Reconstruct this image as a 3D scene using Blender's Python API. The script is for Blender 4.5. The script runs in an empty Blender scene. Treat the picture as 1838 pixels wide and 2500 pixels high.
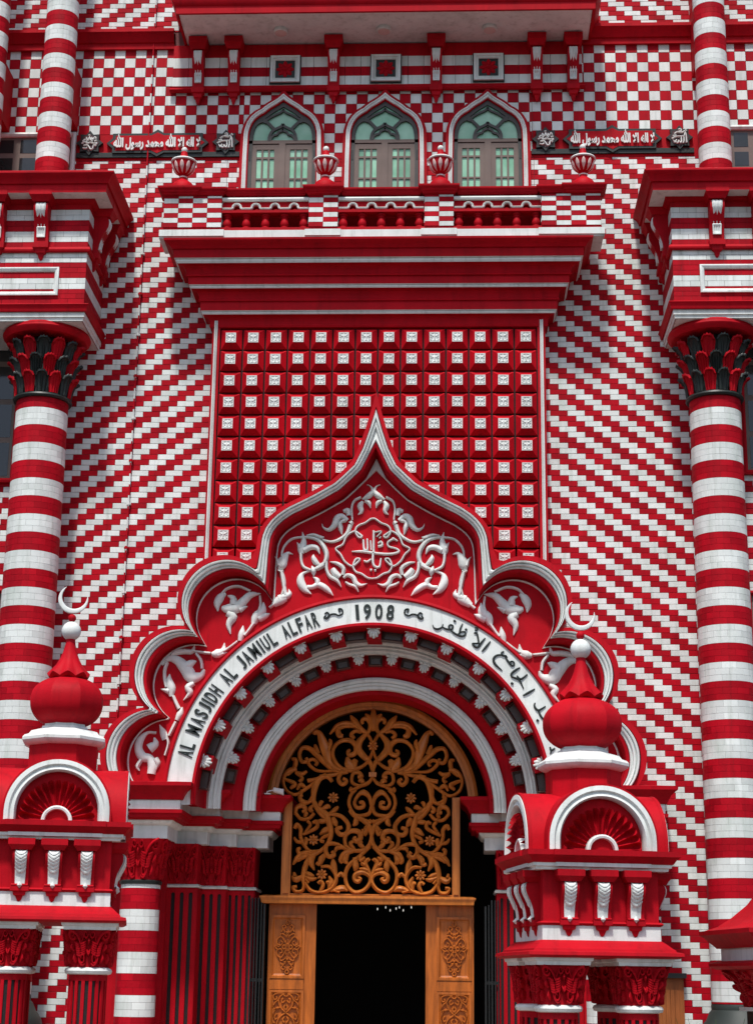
import bpy, bmesh, math, random
import numpy as np
from mathutils import Vector, Matrix
R = math.radians
rng = random.Random(7)
scene = bpy.context.scene
col = scene.collection

# ------------------------------------------------------------------ camera
F_PX, YAW, PITCH, ROLL = 4100.0, R(2.65), R(15.67), R(0.78)
fwd = Vector((-math.sin(YAW)*math.cos(PITCH), math.cos(YAW)*math.cos(PITCH), math.sin(PITCH)))
rt0 = Vector((math.cos(YAW), math.sin(YAW), 0))
up0 = rt0.cross(fwd)
rt = rt0*math.cos(ROLL) + up0*math.sin(ROLL)
up = -rt0*math.sin(ROLL) + up0*math.cos(ROLL)
CAM = Vector((0.0, -22.0, 2.6))

def ray(px, py):
    return fwd + rt*((px-919.0)/F_PX) + up*((1250.0-py)/F_PX)
def U(px, py, Y):
    d = ray(px, py); t = (Y-CAM.y)/d.y
    return CAM + d*t
CAM.x = -U(922, 1000, -0.15).x          # x = 0 is the axis of the entrance bay
def X(px, py, Y): return U(px, py, Y).x
def Z(px, py, Y): return U(px, py, Y).z
def zoom(ox, oy, s): return lambda x, y: (ox+x/s, oy+y/s)
a1, a2, a3 = zoom(0,0,2.665), zoom(600,0,2.665), zoom(1218,0,2.665)
b1, b2, b3 = zoom(0,600,2.665), zoom(600,600,2.665), zoom(1218,600,2.665)
c1, c2, c3 = zoom(0,1240,2.665), zoom(600,1240,2.665), zoom(1218,1240,2.665)
d1, d2, d3 = zoom(0,1880,2.665), zoom(600,1880,2.665), zoom(1218,1880,2.665)
s1, s2, s3 = zoom(640,1700,3.059), zoom(640,1930,3.059), zoom(600,2180,2.753)
t1, t2, t3 = zoom(640,1130,5.9), zoom(300,1380,4.13), zoom(1040,1440,4.589)
p1, p2 = zoom(180,310,3.933), zoom(1290,300,3.933)
w2 = zoom(820,200,6.883)

cd = bpy.data.cameras.new('camera')
cd.sensor_fit = 'VERTICAL'; cd.sensor_height = 24.0; cd.lens = F_PX/2500.0*24.0
cd.clip_start = 0.1; cd.clip_end = 3000
cam = bpy.data.objects.new('camera', cd); col.objects.link(cam)
cam.matrix_world = Matrix(((rt.x, up.x, -fwd.x, CAM.x), (rt.y, up.y, -fwd.y, CAM.y), (rt.z, up.z, -fwd.z, CAM.z), (0,0,0,1)))
scene.camera = cam

# ------------------------------------------------------------------ light
SUN_EL, SUN_AZ = 62.5, -9.0      # azimuth from the street side, minus = towards the left
world = bpy.data.worlds.new('World'); scene.world = world; world.use_nodes = True
wn = world.node_tree; bg = wn.nodes['Background']
sky = wn.nodes.new('ShaderNodeTexSky'); sky.sky_type = 'NISHITA'; sky.sun_disc = False
sky.sun_elevation = R(SUN_EL); sky.sun_rotation = R(180-SUN_AZ); sky.air_density = 1.0; sky.dust_density = 2.5
wn.links.new(sky.outputs[0], bg.inputs[0]); bg.inputs[1].default_value = 0.128
sd = bpy.data.lights.new('sun', 'SUN'); sd.energy = 3.2; sd.angle = R(5.0); sd.color = (1.0, 0.965, 0.92)
sun = bpy.data.objects.new('sun', sd); col.objects.link(sun)
sv = Vector((math.sin(R(SUN_AZ))*math.cos(R(SUN_EL)), -math.cos(R(SUN_AZ))*math.cos(R(SUN_EL)), math.sin(R(SUN_EL))))
sun.rotation_euler = sv.to_track_quat('Z', 'Y').to_euler(); sun.location = sv*60
vs = scene.view_settings
vs.view_transform = 'Standard'; vs.look = 'None'; vs.exposure = 0.36; vs.gamma = 1.0; vs.use_curve_mapping = False

# ------------------------------------------------------------------ materials
def mat(name, colr, rough=0.5, var=0.10, bump=0.15, bscale=60, stain=None, stain_amt=0.0, island=0.0, metal=0.0, spec=0.35, wood=False):
    m = bpy.data.materials.new(name); m.use_nodes = True
    nt = m.node_tree; N = nt.nodes; Lk = nt.links
    b = N['Principled BSDF']; b.inputs['Roughness'].default_value = rough
    b.inputs['Metallic'].default_value = metal
    b.inputs['Specular IOR Level'].default_value = spec
    tc = N.new('ShaderNodeTexCoord'); geo = N.new('ShaderNodeNewGeometry')
    pos = geo.outputs['Position']
    mp = N.new('ShaderNodeMapping'); Lk.new(pos, mp.inputs[0])
    if wood: mp.inputs['Scale'].default_value = (9, 9, 0.9)
    no = N.new('ShaderNodeTexNoise'); no.inputs['Scale'].default_value = 2.2 if not wood else 2.0
    no.inputs['Detail'].default_value = 8; no.inputs['Roughness'].default_value = 0.65
    Lk.new(mp.outputs[0], no.inputs['Vector'])
    rr = N.new('ShaderNodeMapRange'); rr.inputs[1].default_value = 0.3; rr.inputs[2].default_value = 0.7
    rr.inputs[3].default_value = 1-var; rr.inputs[4].default_value = 1+var*0.6
    Lk.new(no.outputs[0], rr.inputs[0])
    val = rr.outputs[0]
    if island > 0:
        oi = N.new('ShaderNodeObjectInfo')
        ad = N.new('ShaderNodeMath'); ad.operation = 'ADD'
        Lk.new(geo.outputs['Random Per Island'], ad.inputs[0]); Lk.new(oi.outputs['Random'], ad.inputs[1])
        fr = N.new('ShaderNodeMath'); fr.operation = 'FRACT'; Lk.new(ad.outputs[0], fr.inputs[0])
        r2 = N.new('ShaderNodeMapRange'); r2.inputs[3].default_value = 1-island; r2.inputs[4].default_value = 1+island*0.5
        Lk.new(fr.outputs[0], r2.inputs[0])
        mu = N.new('ShaderNodeMath'); mu.operation = 'MULTIPLY'
        Lk.new(val, mu.inputs[0]); Lk.new(r2.outputs[0], mu.inputs[1]); val = mu.outputs[0]
    hsv = N.new('ShaderNodeHueSaturation'); hsv.inputs['Color'].default_value = (*colr, 1)
    Lk.new(val, hsv.inputs['Value'])
    out = hsv.outputs[0]
    if stain:
        mp2 = N.new('ShaderNodeMapping'); mp2.inputs['Scale'].default_value = (1.0, 1.0, 0.35); Lk.new(pos, mp2.inputs[0])
        n2 = N.new('ShaderNodeTexNoise'); n2.inputs['Scale'].default_value = 3.3; n2.inputs['Detail'].default_value = 10
        n2.inputs['Roughness'].default_value = 0.72; Lk.new(mp2.outputs[0], n2.inputs['Vector'])
        r3 = N.new('ShaderNodeMapRange'); r3.inputs[1].default_value = 0.50; r3.inputs[2].default_value = 0.78
        r3.inputs[3].default_value = 0; r3.inputs[4].default_value = stain_amt; Lk.new(n2.outputs[0], r3.inputs[0])
        mx = N.new('ShaderNodeMix'); mx.data_type = 'RGBA'
        Lk.new(r3.outputs[0], mx.inputs[0]); Lk.new(out, mx.inputs[6]); mx.inputs[7].default_value = (*stain, 1)
        out = mx.outputs[2]
        # rain streaks and soot
        mp3 = N.new('ShaderNodeMapping'); mp3.inputs['Scale'].default_value = (7.0, 7.0, 0.55); Lk.new(pos, mp3.inputs[0])
        n3 = N.new('ShaderNodeTexNoise'); n3.inputs['Scale'].default_value = 1.6; n3.inputs['Detail'].default_value = 7
        n3.inputs['Roughness'].default_value = 0.6; Lk.new(mp3.outputs[0], n3.inputs['Vector'])
        r4 = N.new('ShaderNodeMapRange'); r4.inputs[1].default_value = 0.52; r4.inputs[2].default_value = 0.75
        r4.inputs[3].default_value = 0; r4.inputs[4].default_value = 0.42; Lk.new(n3.outputs[0], r4.inputs[0])
        mx2 = N.new('ShaderNodeMix'); mx2.data_type = 'RGBA'; Lk.new(r4.outputs[0], mx2.inputs[0]); Lk.new(out, mx2.inputs[6])
        mx2.inputs[7].default_value = (stain[0]*.62, stain[1]*.58, stain[2]*.55, 1); out = mx2.outputs[2]
    Lk.new(out, b.inputs['Base Color'])
    if bump > 0:
        nb = N.new('ShaderNodeTexNoise'); nb.inputs['Scale'].default_value = bscale; nb.inputs['Detail'].default_value = 5
        Lk.new(mp.outputs[0] if wood else pos, nb.inputs['Vector'])
        bp = N.new('ShaderNodeBump'); bp.inputs['Strength'].default_value = bump; bp.inputs['Distance'].default_value = 0.01
        Lk.new(nb.outputs[0], bp.inputs['Height']); Lk.new(bp.outputs[0], b.inputs['Normal'])
    return m
RED = mat('red_paint', (0.42, 0.0035, 0.0110), 0.6, 0.20, 0.14, 70, spec=0.09, island=0.13, stain=(0.20, 0.006, 0.010), stain_amt=0.55)
WHITE = mat('white_paint', (0.69, 0.725, 0.70), 0.6, 0.12, 0.14, 60, spec=0.2, island=0.06, stain=(0.36, 0.41, 0.36), stain_amt=0.65)
REDB = mat('red_brick_paint', (0.40, 0.0035, 0.0125), 0.6, 0.18, 0.2, 80, spec=0.08, island=0.22, stain=(0.19, 0.005, 0.010), stain_amt=0.55)
WHITEB = mat('white_brick_paint', (0.68, 0.72, 0.695), 0.6, 0.11, 0.2, 80, spec=0.2, island=0.14, stain=(0.36, 0.44, 0.37), stain_amt=0.70)
MORTAR = mat('mortar', (0.16, 0.055, 0.055), 0.85, 0.2, 0.2)
BLACK = mat('dark_green_black_paint', (0.014, 0.020, 0.018), 0.45, 0.2, 0.15)
FLUTE = mat('flute_black_paint', (0.010, 0.009, 0.009), 0.6, 0.2, 0.1)
FRAME = mat('brown_window_wood', (0.145, 0.105, 0.088), 0.55, 0.2, 0.1)
FRAMED = mat('dark_window_frame', (0.050, 0.050, 0.046), 0.5, 0.2, 0.1)
WOOD = mat('carved_wood', (0.50, 0.155, 0.026), 0.38, 0.35, 0.12, 30, wood=True)
WOODP = mat('door_wood', (0.42, 0.112, 0.016), 0.36, 0.45, 0.10, 30, wood=True)
TIMB = mat('side_door_wood', (0.30, 0.09, 0.02), 0.5, 0.4, 0.1, 30, wood=True)
DARKM = mat('black_metal', (0.012, 0.014, 0.014), 0.4, 0.1, 0.05)
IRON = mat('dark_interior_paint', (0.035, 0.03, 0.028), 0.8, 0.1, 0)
PAVE = mat('paving', (0.07, 0.066, 0.062), 0.85, 0.25, 0.3, 20)
ASPH = mat('asphalt', (0.06, 0.058, 0.056), 0.9, 0.3, 0.3, 40)
PINK = mat('pale_pink_paint', (0.66, 0.50, 0.46), 0.55, 0.08, 0.1)
GREY = mat('green_grey_paint', (0.022, 0.030, 0.027), 0.55, 0.2, 0.1)
LEAFG = mat('leaf_green', (0.05, 0.10, 0.02), 0.5, 0.3, 0.1)
PLAST = mat('white_plastic', (0.75, 0.75, 0.74), 0.35, 0.03, 0)
def glass_mat(name, c, rough):
    m = bpy.data.materials.new(name); m.use_nodes = True
    b = m.node_tree.nodes['Principled BSDF']
    N = m.node_tree.nodes; Lk = m.node_tree.links
    geo = N.new('ShaderNodeNewGeometry')
    no = N.new('ShaderNodeTexNoise'); no.inputs['Scale'].default_value = 3.5; no.inputs['Detail'].default_value = 6
    Lk.new(geo.outputs['Position'], no.inputs['Vector'])
    rp = N.new('ShaderNodeValToRGB')
    rp.color_ramp.elements[0].position = 0.3; rp.color_ramp.elements[0].color = (c[0]*0.7, c[1]*0.8, c[2]*0.75, 1)
    rp.color_ramp.elements[1].position = 0.72; rp.color_ramp.elements[1].color = (c[0]*1.4, c[1]*1.15, c[2]*1.25, 1)
    oi = N.new('ShaderNodeObjectInfo'); mr = N.new('ShaderNodeMapRange'); mr.inputs[3].default_value = 0.6; mr.inputs[4].default_value = 1.15
    Lk.new(oi.outputs['Random'], mr.inputs[0]); hs = N.new('ShaderNodeHueSaturation'); Lk.new(mr.outputs[0], hs.inputs['Value'])
    Lk.new(no.outputs[0], rp.inputs[0]); Lk.new(rp.outputs[0], hs.inputs['Color']); Lk.new(hs.outputs[0], b.inputs['Base Color'])
    b.inputs['Roughness'].default_value = rough; b.inputs['Specular IOR Level'].default_value = 0.6
    return m
GLASS = glass_mat('green_obscured_glass', (0.27, 0.60, 0.40), 0.25)
GLASSD = glass_mat('dark_window_glass', (0.02, 0.025, 0.025), 0.08)
def emis(name, c, s):
    m = bpy.data.materials.new(name); m.use_nodes = True
    b = m.node_tree.nodes['Principled BSDF']; b.inputs['Base Color'].default_value = (*c, 1)
    b.inputs['Emission Color'].default_value = (*c, 1); b.inputs['Emission Strength'].default_value = s
    return m
GLINT = emis('crystal_glint_glow', (1, 0.95, 0.85), 0.6)  # faint glow painted in for the glints on the crystal drops

# ------------------------------------------------------------------ mesh helpers
class MB:
    def __init__(s): s.v = []; s.f = []; s.m = []
    def add(s, vs_, fs, m=0):
        o = len(s.v); s.v += [tuple(p) for p in vs_]
        for f in fs: s.f.append(tuple(i+o for i in f)); s.m.append(m)
    def box(s, x0, x1, y0, y1, z0, z1, m=0):
        s.add([(x0,y0,z0),(x1,y0,z0),(x1,y1,z0),(x0,y1,z0),(x0,y0,z1),(x1,y0,z1),(x1,y1,z1),(x0,y1,z1)],
              [(0,3,2,1),(4,5,6,7),(0,1,5,4),(1,2,6,5),(2,3,7,6),(3,0,4,7)], m)
    def grid(s, rows, m=0, closed=False, cap0=False, cap1=False):
        n = len(rows[0]); vs_ = [p for r in rows for p in r]; fs = []
        for i in range(len(rows)-1):
            for j in range(n if closed else n-1):
                k = (j+1) % n
                fs.append((i*n+j, i*n+k, (i+1)*n+k, (i+1)*n+j))
        if cap0: fs.append(tuple(range(n-1, -1, -1)))
        if cap1: fs.append(tuple((len(rows)-1)*n+j for j in range(n)))
        s.add(vs_, fs, m)
    def lathe(s, prof, cx=0, cy=0, z=0, n=24, m=0, a0=0.0, sq=None):
        rows = []
        for r, h in prof:
            rows.append([(cx+r*math.cos(a0+2*math.pi*j/n), cy+r*math.sin(a0+2*math.pi*j/n), z+h) for j in range(n)])
        s.grid(rows, m, closed=True, cap0=True, cap1=True)
    def prism(s, poly, y0, y1, m=0):
        n = len(poly)
        vs_ = [(x, y0, z) for x, z in poly]+[(x, y1, z) for x, z in poly]
        fs = [tuple(range(n)), tuple(range(2*n-1, n-1, -1))]
        for i in range(n):
            j = (i+1) % n; fs.append((i, j, n+j, n+i))
        s.add(vs_, fs, m)
    def build(s, name, mats, parent=None, loc=(0,0,0), rotz=0.0, smooth=34, kind=None):
        me = bpy.data.meshes.new(name); me.from_pydata(s.v, [], s.f)
        if not isinstance(mats, (list, tuple)): mats = [mats]
        for mm in mats: me.materials.append(mm)
        if len(mats) > 1: me.polygons.foreach_set('material_index', s.m)
        bm = bmesh.new(); bm.from_mesh(me); bmesh.ops.recalc_face_normals(bm, faces=bm.faces); bm.to_mesh(me); bm.free()
        if smooth:
            me.polygons.foreach_set('use_smooth', [True]*len(me.polygons)); me.set_sharp_from_angle(angle=R(smooth))
        return link(name, me, parent, loc, rotz, kind)
def link(name, me, parent=None, loc=(0,0,0), rotz=0.0, kind=None):
    o = bpy.data.objects.new(name, me); col.objects.link(o)
    o.location = loc; o.rotation_euler.z = rotz
    if parent is not None: o.parent = parent
    if kind: o['kind'] = kind
    return o
def empty(name, loc=(0,0,0), rotz=0.0):
    o = bpy.data.objects.new(name, None); col.objects.link(o); o.location = loc; o.rotation_euler.z = rotz
    o.empty_display_size = 0.3
    return o
def tag(o, label, cat, group=None):
    o['label'] = label; o['category'] = cat
    if group: o['group'] = group
    return o
def copy_tree(o, parent=None):
    c = o.copy(); col.objects.link(c); c.parent = parent
    for ch in list(o.children): copy_tree(ch, c)
    return c
def struct(o): o['kind'] = 'structure'; return o

def catmull(pts, n=6):
    if len(pts) < 3:
        P = [np.array(p, float) for p in pts]
        return [P[0]+(P[1]-P[0])*t/n for t in range(n+1)]
    P = [np.array(p, float) for p in pts]
    P = [2*P[0]-P[1]]+P+[2*P[-1]-P[-2]]
    out = []
    for i in range(1, len(P)-2):
        p0, q1, q2, q3 = P[i-1], P[i], P[i+1], P[i+2]
        for k in range(n):
            t = k/n
            out.append(0.5*((2*q1)+(-p0+q2)*t+(2*p0-5*q1+4*q2-q3)*t*t+(-p0+3*q1-3*q2+q3)*t**3))
    out.append(P[-2]); return out
CS = [(-1,0),(-.8,.55),(-.35,.95),(.35,.95),(.8,.55),(1,0)]
def plane_map(Y): return lambda u, v, h: (u, Y-h, v)
def stroke(mb, pts, M, h=0.03, n=5, m=0, cs=CS):
    """pts: (u, v, halfwidth) ; M maps (u, v, height) to 3D"""
    Q = catmull(pts, n)
    rows = []
    for i, q in enumerate(Q):
        a = Q[max(i-1, 0)]; b = Q[min(i+1, len(Q)-1)]
        t = np.array([b[0]-a[0], b[1]-a[1]]); L = math.hypot(*t) or 1; t = t/L
        nx, ny = -t[1], t[0]; w = max(q[2], 1e-4)
        hh = h*min(1.0, 0.35+0.65*w/(max(p[2] for p in pts)+1e-9))
        rows.append([M(q[0]+nx*w*c, q[1]+ny*w*c, hh*d) for c, d in cs])
    mb.grid(rows, m, cap0=True, cap1=True)
def spiral(cx, cy, r, turns, sgn=1, start=0.0, w0=0.02, w1=0.012, k=14):
    out = []
    for i in range(k+1):
        t = i/k; a = start+sgn*turns*2*math.pi*t; rr = r*(1-0.82*t)
        out.append((cx+rr*math.cos(a), cy+rr*math.sin(a), w0+(w1-w0)*t))
    return out
def sweep(x0, x1, y0, yb, prof):
    """U-shaped moulding round a block: prof = (offset, z). returns rows"""
    return [[(x0-o, yb, z), (x0-o, y0-o, z), (x1+o, y0-o, z), (x1+o, yb, z)] for o, z in prof]
def moulding(name, x0, x1, y0, yb, runs, parent, first=None, cap0=True):
    """runs: list of (name, material, [(offset, z)...]) ; each run its own part; returns the first"""
    root = first
    for nm, m, prof in runs:
        mb = MB(); rows = sweep(x0, x1, y0, yb, prof); mb.grid(rows, 0, closed=True, cap0=cap0, cap1=True)
        o = mb.build(nm, m, parent if root is None else root)
        if root is None: root = o
    return root

# ------------------------------------------------------------------ setting
mb = MB(); mb.add([(-400,-400,0),(400,-400,0),(400,400,0),(-400,400,0)], [(0,1,2,3)])
struct(mb.build('ground', PAVE, smooth=0))
mb = MB(); mb.add([(-400,-24,0.004),(400,-24,0.004),(400,-12,0.004),(-400,-12,0.004)], [(0,1,2,3)])
struct(mb.build('road', ASPH, smooth=0))
mb = MB(); mb.box(-60, 60, -12.15, -12.0, 0, 0.13); mb.box(-60, 60, -12.0, -9.2, 0, 0.12)
struct(mb.build('pavement', PAVE, smooth=0))

FLOORT = mat('warm_bounce_tile', (0.40, 0.31, 0.26), 0.6, 0.15, 0.1)
mb = MB(); mb.box(-5.2, 5.2, -8.6, 0.45, 0, 0.06); struct(mb.build('bounce_floor', FLOORT, smooth=0))  # unseen pale slab, added to bounce warm light up into the portal
mosque = empty('mosque', (0,0,0))
tag(mosque, 'red and white striped brick mosque with arched portal and carved wooden doors', 'mosque')

# ------------------------------------------------------------------ wall
TOPZ = Z(900, -60, 0)+2.2
DOORX = 2.44
ARCHZ = Z(909, 1470, 0)
def wall_body():
    mb = MB()
    for x0, x1, z0, z1 in ((-12, -DOORX, 0, TOPZ), (DOORX, 12, 0, TOPZ), (-DOORX, DOORX, ARCHZ, TOPZ)):
        mb.box(x0, x1, 0.007, 0.5, z0, z1)
    return mb.build('wall', MORTAR, mosque, smooth=0)
wall = wall_body()
BL = (X(*c3(1210,345),0)-X(*c3(405,345),0))/7          # brick length with joint
BH = (Z(1550,1446.5,0)-Z(1550,1904.9,0))/32            # course height
GAP = 0.004
zR = Z(1480, 1474.6, 0); xR = X(1458.6, 1480, 0)
zL = Z(350, 1403.5, 0); xL = X(370.7, 1410, 0)
Zdiag_top = Z(900, 388, 0); Zdiag_c = Z(900, 356, 0)
Zstr0 = Z(900, 116, 0); Zstr1 = Z(900, 73, 0)
def brick_mesh(L, H, D=0.05, name='brick'):
    mb = MB(); e = 0.003; x, z = L/2-GAP/2, H/2-GAP/2
    vs_ = [(-x,D,-z),(x,D,-z),(x,D,z),(-x,D,z),(-x,e,-z),(x,e,-z),(x,e,z),(-x,e,z),(-x+e,0,-z+e),(x-e,0,-z+e),(x-e,0,z-e),(-x+e,0,z-e)]
    fs = [(4,5,1,0),(5,6,2,1),(6,7,3,2),(7,4,0,3),(8,9,5,4),(9,10,6,5),(10,11,7,6),(11,8,4,7),(8,11,10,9)]
    return vs_, fs
bricks = []     # (white?, x0, x1, z0, z1)
def add_bricks(side, xa, xb, za, zb):
    zref, xref = (zR, xR) if side > 0 else (zL, xL)
    r0 = math.floor((zref-zb)/BH)-1; r1 = math.ceil((zref-za)/BH)+1
    for r in range(r0, r1):
        z1_ = zref-r*BH; z0_ = z1_-BH
        z0c, z1c = max(z0_, za), min(z1_, zb)
        if z1c-z0c < 0.02: continue
        if side > 0: xs = xref+0.5*BL*r
        else: xs = xref-0.5*BL*r
        k0 = math.floor((xa-xs)/BL)-1; k1 = math.ceil((xb-xs)/BL)+1
        for k in range(k0, k1):
            x0_ = xs+k*BL; x1_ = x0_+BL
            x0c, x1c = max(x0_, xa), min(x1_, xb)
            if x1c-x0c < 0.02: continue
            white = (k % 2 == 0) if side > 0 else ((k+1) % 2 == 0)
            bricks.append((white, x0c, x1c, z0c, z1c))
XPL = X(531, 1000, 0); XPR = X(1311, 1000, 0)          # bay sides
XWL = X(590, 420, 0); XWR = X(1300, 420, 0)
XEL, XER = -7.2, 7.2
add_bricks(-1, XEL, XPL, 0.0, Zdiag_top); add_bricks(1, XPR, XER, 0.0, Zdiag_top)
Zbal = Z(900, 575, 0)-0.5
add_bricks(-1, XPL+0.001, 0.0, Zbal, Zdiag_c if False else Zdiag_top); add_bricks(1, 0.0, XPR-0.001, Zbal, Zdiag_top)
add_bricks(-1, XEL, X(470,60,0), Zstr1, TOPZ); add_bricks(1, X(1420,60,0), XER, Zstr1, TOPZ)
add_bricks(-1, X(470,60,0)+.001, 0.0, Z(945,107,0)+.5, TOPZ); add_bricks(1, 0.0, X(1420,60,0)-.001, Z(945,107,0)+.5, TOPZ)
def cam_dist(b):
    return (Vector(((b[1]+b[2])/2, 0, (b[3]+b[4])/2))-CAM).length
def on_screen(b):
    p = Vector(((b[1]+b[2])/2, 0, (b[3]+b[4])/2))-CAM
    d = p.dot(fwd); x = 919+F_PX*p.dot(rt)/d; y = 1250-F_PX*p.dot(up)/d
    return x, y
def visible(b):
    x, y = on_screen(b)
    if not (0 < y < 2490): return False
    lx = 170-0.07*(y-975); rx = 1678+0.04*(y-975)
    if y < 800: lx, rx = max(lx, 340-0.3*max(0, y-560)), min(rx, 1540+0.3*max(0, y-560))
    if not (lx < x < rx): return False
    if 1340 < y and 250+0.9*max(0, 1700-y)*0.62 < x < 1560-0.9*max(0, 1700-y)*0.62: return False
    if y > 1500 and (x < 240 or 1330 < x < 1540): return False
    if y > 1920 and x < 1600: return False
    return True
def place_pieces(pieces, L, H, name, stuffname, mats, limit, vis, parent):
    full = [p for p in pieces if abs(p[2]-p[1]-L) < 1e-4 and abs(p[4]-p[3]-H) < 1e-4 and vis(p)]
    full.sort(key=cam_dist); chosen = set(id(p) for p in full[:limit])
    vs_, fs = brick_mesh(L, H)
    mes = []
    for i in range(2):
        mb = MB(); mb.add(vs_, fs); o = mb.build(name, mats[i], parent, smooth=0); mes.append(o)
    first = [True, True]
    mbs = [MB(), MB()]
    for p in pieces:
        i = 1 if p[0] else 0; cx, cz = (p[1]+p[2])/2, (p[3]+p[4])/2
        dy = rng.uniform(-0.0015, 0.0015)
        if id(p) in chosen:
            if first[i]: mes[i].location = (cx, dy, cz); first[i] = False
            else: link(name, mes[i].data, parent, (cx, dy, cz))
        else:
            v2, f2 = (vs_, fs) if (abs(p[2]-p[1]-L) < 1e-4 and abs(p[4]-p[3]-H) < 1e-4) else brick_mesh(p[2]-p[1], p[4]-p[3])
            mbs[i].add([(a+cx, b+dy, c+cz) for a, b, c in v2], f2)
    for i in range(2):
        mbs[i].build(stuffname[i], mats[i], parent, smooth=0, kind='stuff')
place_pieces(bricks, BL, BH, 'brick', ('red_brickwork', 'white_brickwork'), (REDB, WHITEB), 300, visible, wall)

# chequered zones
checks = []
def add_checks(xref, zref, pw, ph, xa, xb, za, zb):
    i0 = math.floor((xa-xref)/pw)-1; i1 = math.ceil((xb-xref)/pw)+1
    j0 = math.floor((zref-zb)/ph)-1; j1 = math.ceil((zref-za)/ph)+1
    for j in range(j0, j1):
        z1_ = zref-j*ph; z0_ = z1_-ph; z0c, z1c = max(z0_, za), min(z1_, zb)
        if z1c-z0c < 0.015: continue
        for i in range(i0, i1):
            x0_ = xref+i*pw; x0c, x1c = max(x0_, xa), min(x0_+pw, xb)
            if x1c-x0c < 0.015: continue
            checks.append(((i+j) % 2 == 0, x0c, x1c, z0c, z1c))
PW = (X(*a1(947,475),0)-X(*a1(605,475),0))/5
PH = (Z(*a1(700,380),0)-Z(*a1(700,877),0))/8
Zc1 = Zstr0; Zc0 = Z(*a1(700,877),0)
XFL, XFR = X(425,160,0), X(1420,160,0)
add_checks(X(*a1(745,443),0), Z(*a1(745,443),0), PW, PH, XEL, XWL, Zc0, Zc1)
add_checks(X(*a2(515,615),0), Z(*a2(515,615),0), PW, PH, XWL+0.001, XWR-0.001, Zdiag_top+0.002, Z(900,215,0))
add_checks(X(*a3(685,345),0), Z(*a3(685,345),0), PW, PH, XWR, XER, Z(*a3(700,845),0), Zc1)
def vis2(b):
    x, y = on_screen(b); return 0 < x < 1838 and 0 < y < 480
place_pieces(checks, PW, PH, 'checker_block', ('red_checker_blocks', 'white_checker_blocks'), (REDB, WHITEB), 300, vis2, wall)
# red strip behind the plaques with a dark base strip
for xa, xb, za, zb in ((XEL, X(590,350,0), Zdiag_top+0.003, Zc0-0.003), (X(1300,350,0), XER, Zdiag_top+0.003, Z(*a3(700,845),0)-0.003)):
    mb = MB(); mb.box(xa, xb, 0.002, 0.03, za, zb); mb.build('plaque_band', RED, wall, smooth=0)

for xa, xb, yy in ((X(188,380,0), X(585,380,0), 381), (X(1297,372,0), X(1693,372,0), 370)):
    za = Z((190 if xa < 0 else 1500), yy+6, 0); mb = MB(); mb.box(xa, xb, -0.03, 0.004, za, za+0.075)
    mb.build('plaque_sill', BLACK, mosque, smooth=0)

# ------------------------------------------------------------------ string courses
zz0, zz1 = Z(300,124,0), Z(300,81,0); dz = zz1-zz0
for xa, xb in ((XEL, XFL), (XFR, XER)):
    mb = MB(); prof = [(0.0, zz0), (0.045, zz0), (0.05, zz0+dz*.28), (0.075, zz0+dz*.32), (0.13, zz0+dz*.72), (0.15, zz0+dz*.78), (0.15, zz0+dz*.95), (0.0, zz0+dz)]
    mb.grid([[(xa, -o, z), (xb, -o, z)] for o, z in prof]); mb.build('string_course', RED, mosque)

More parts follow.
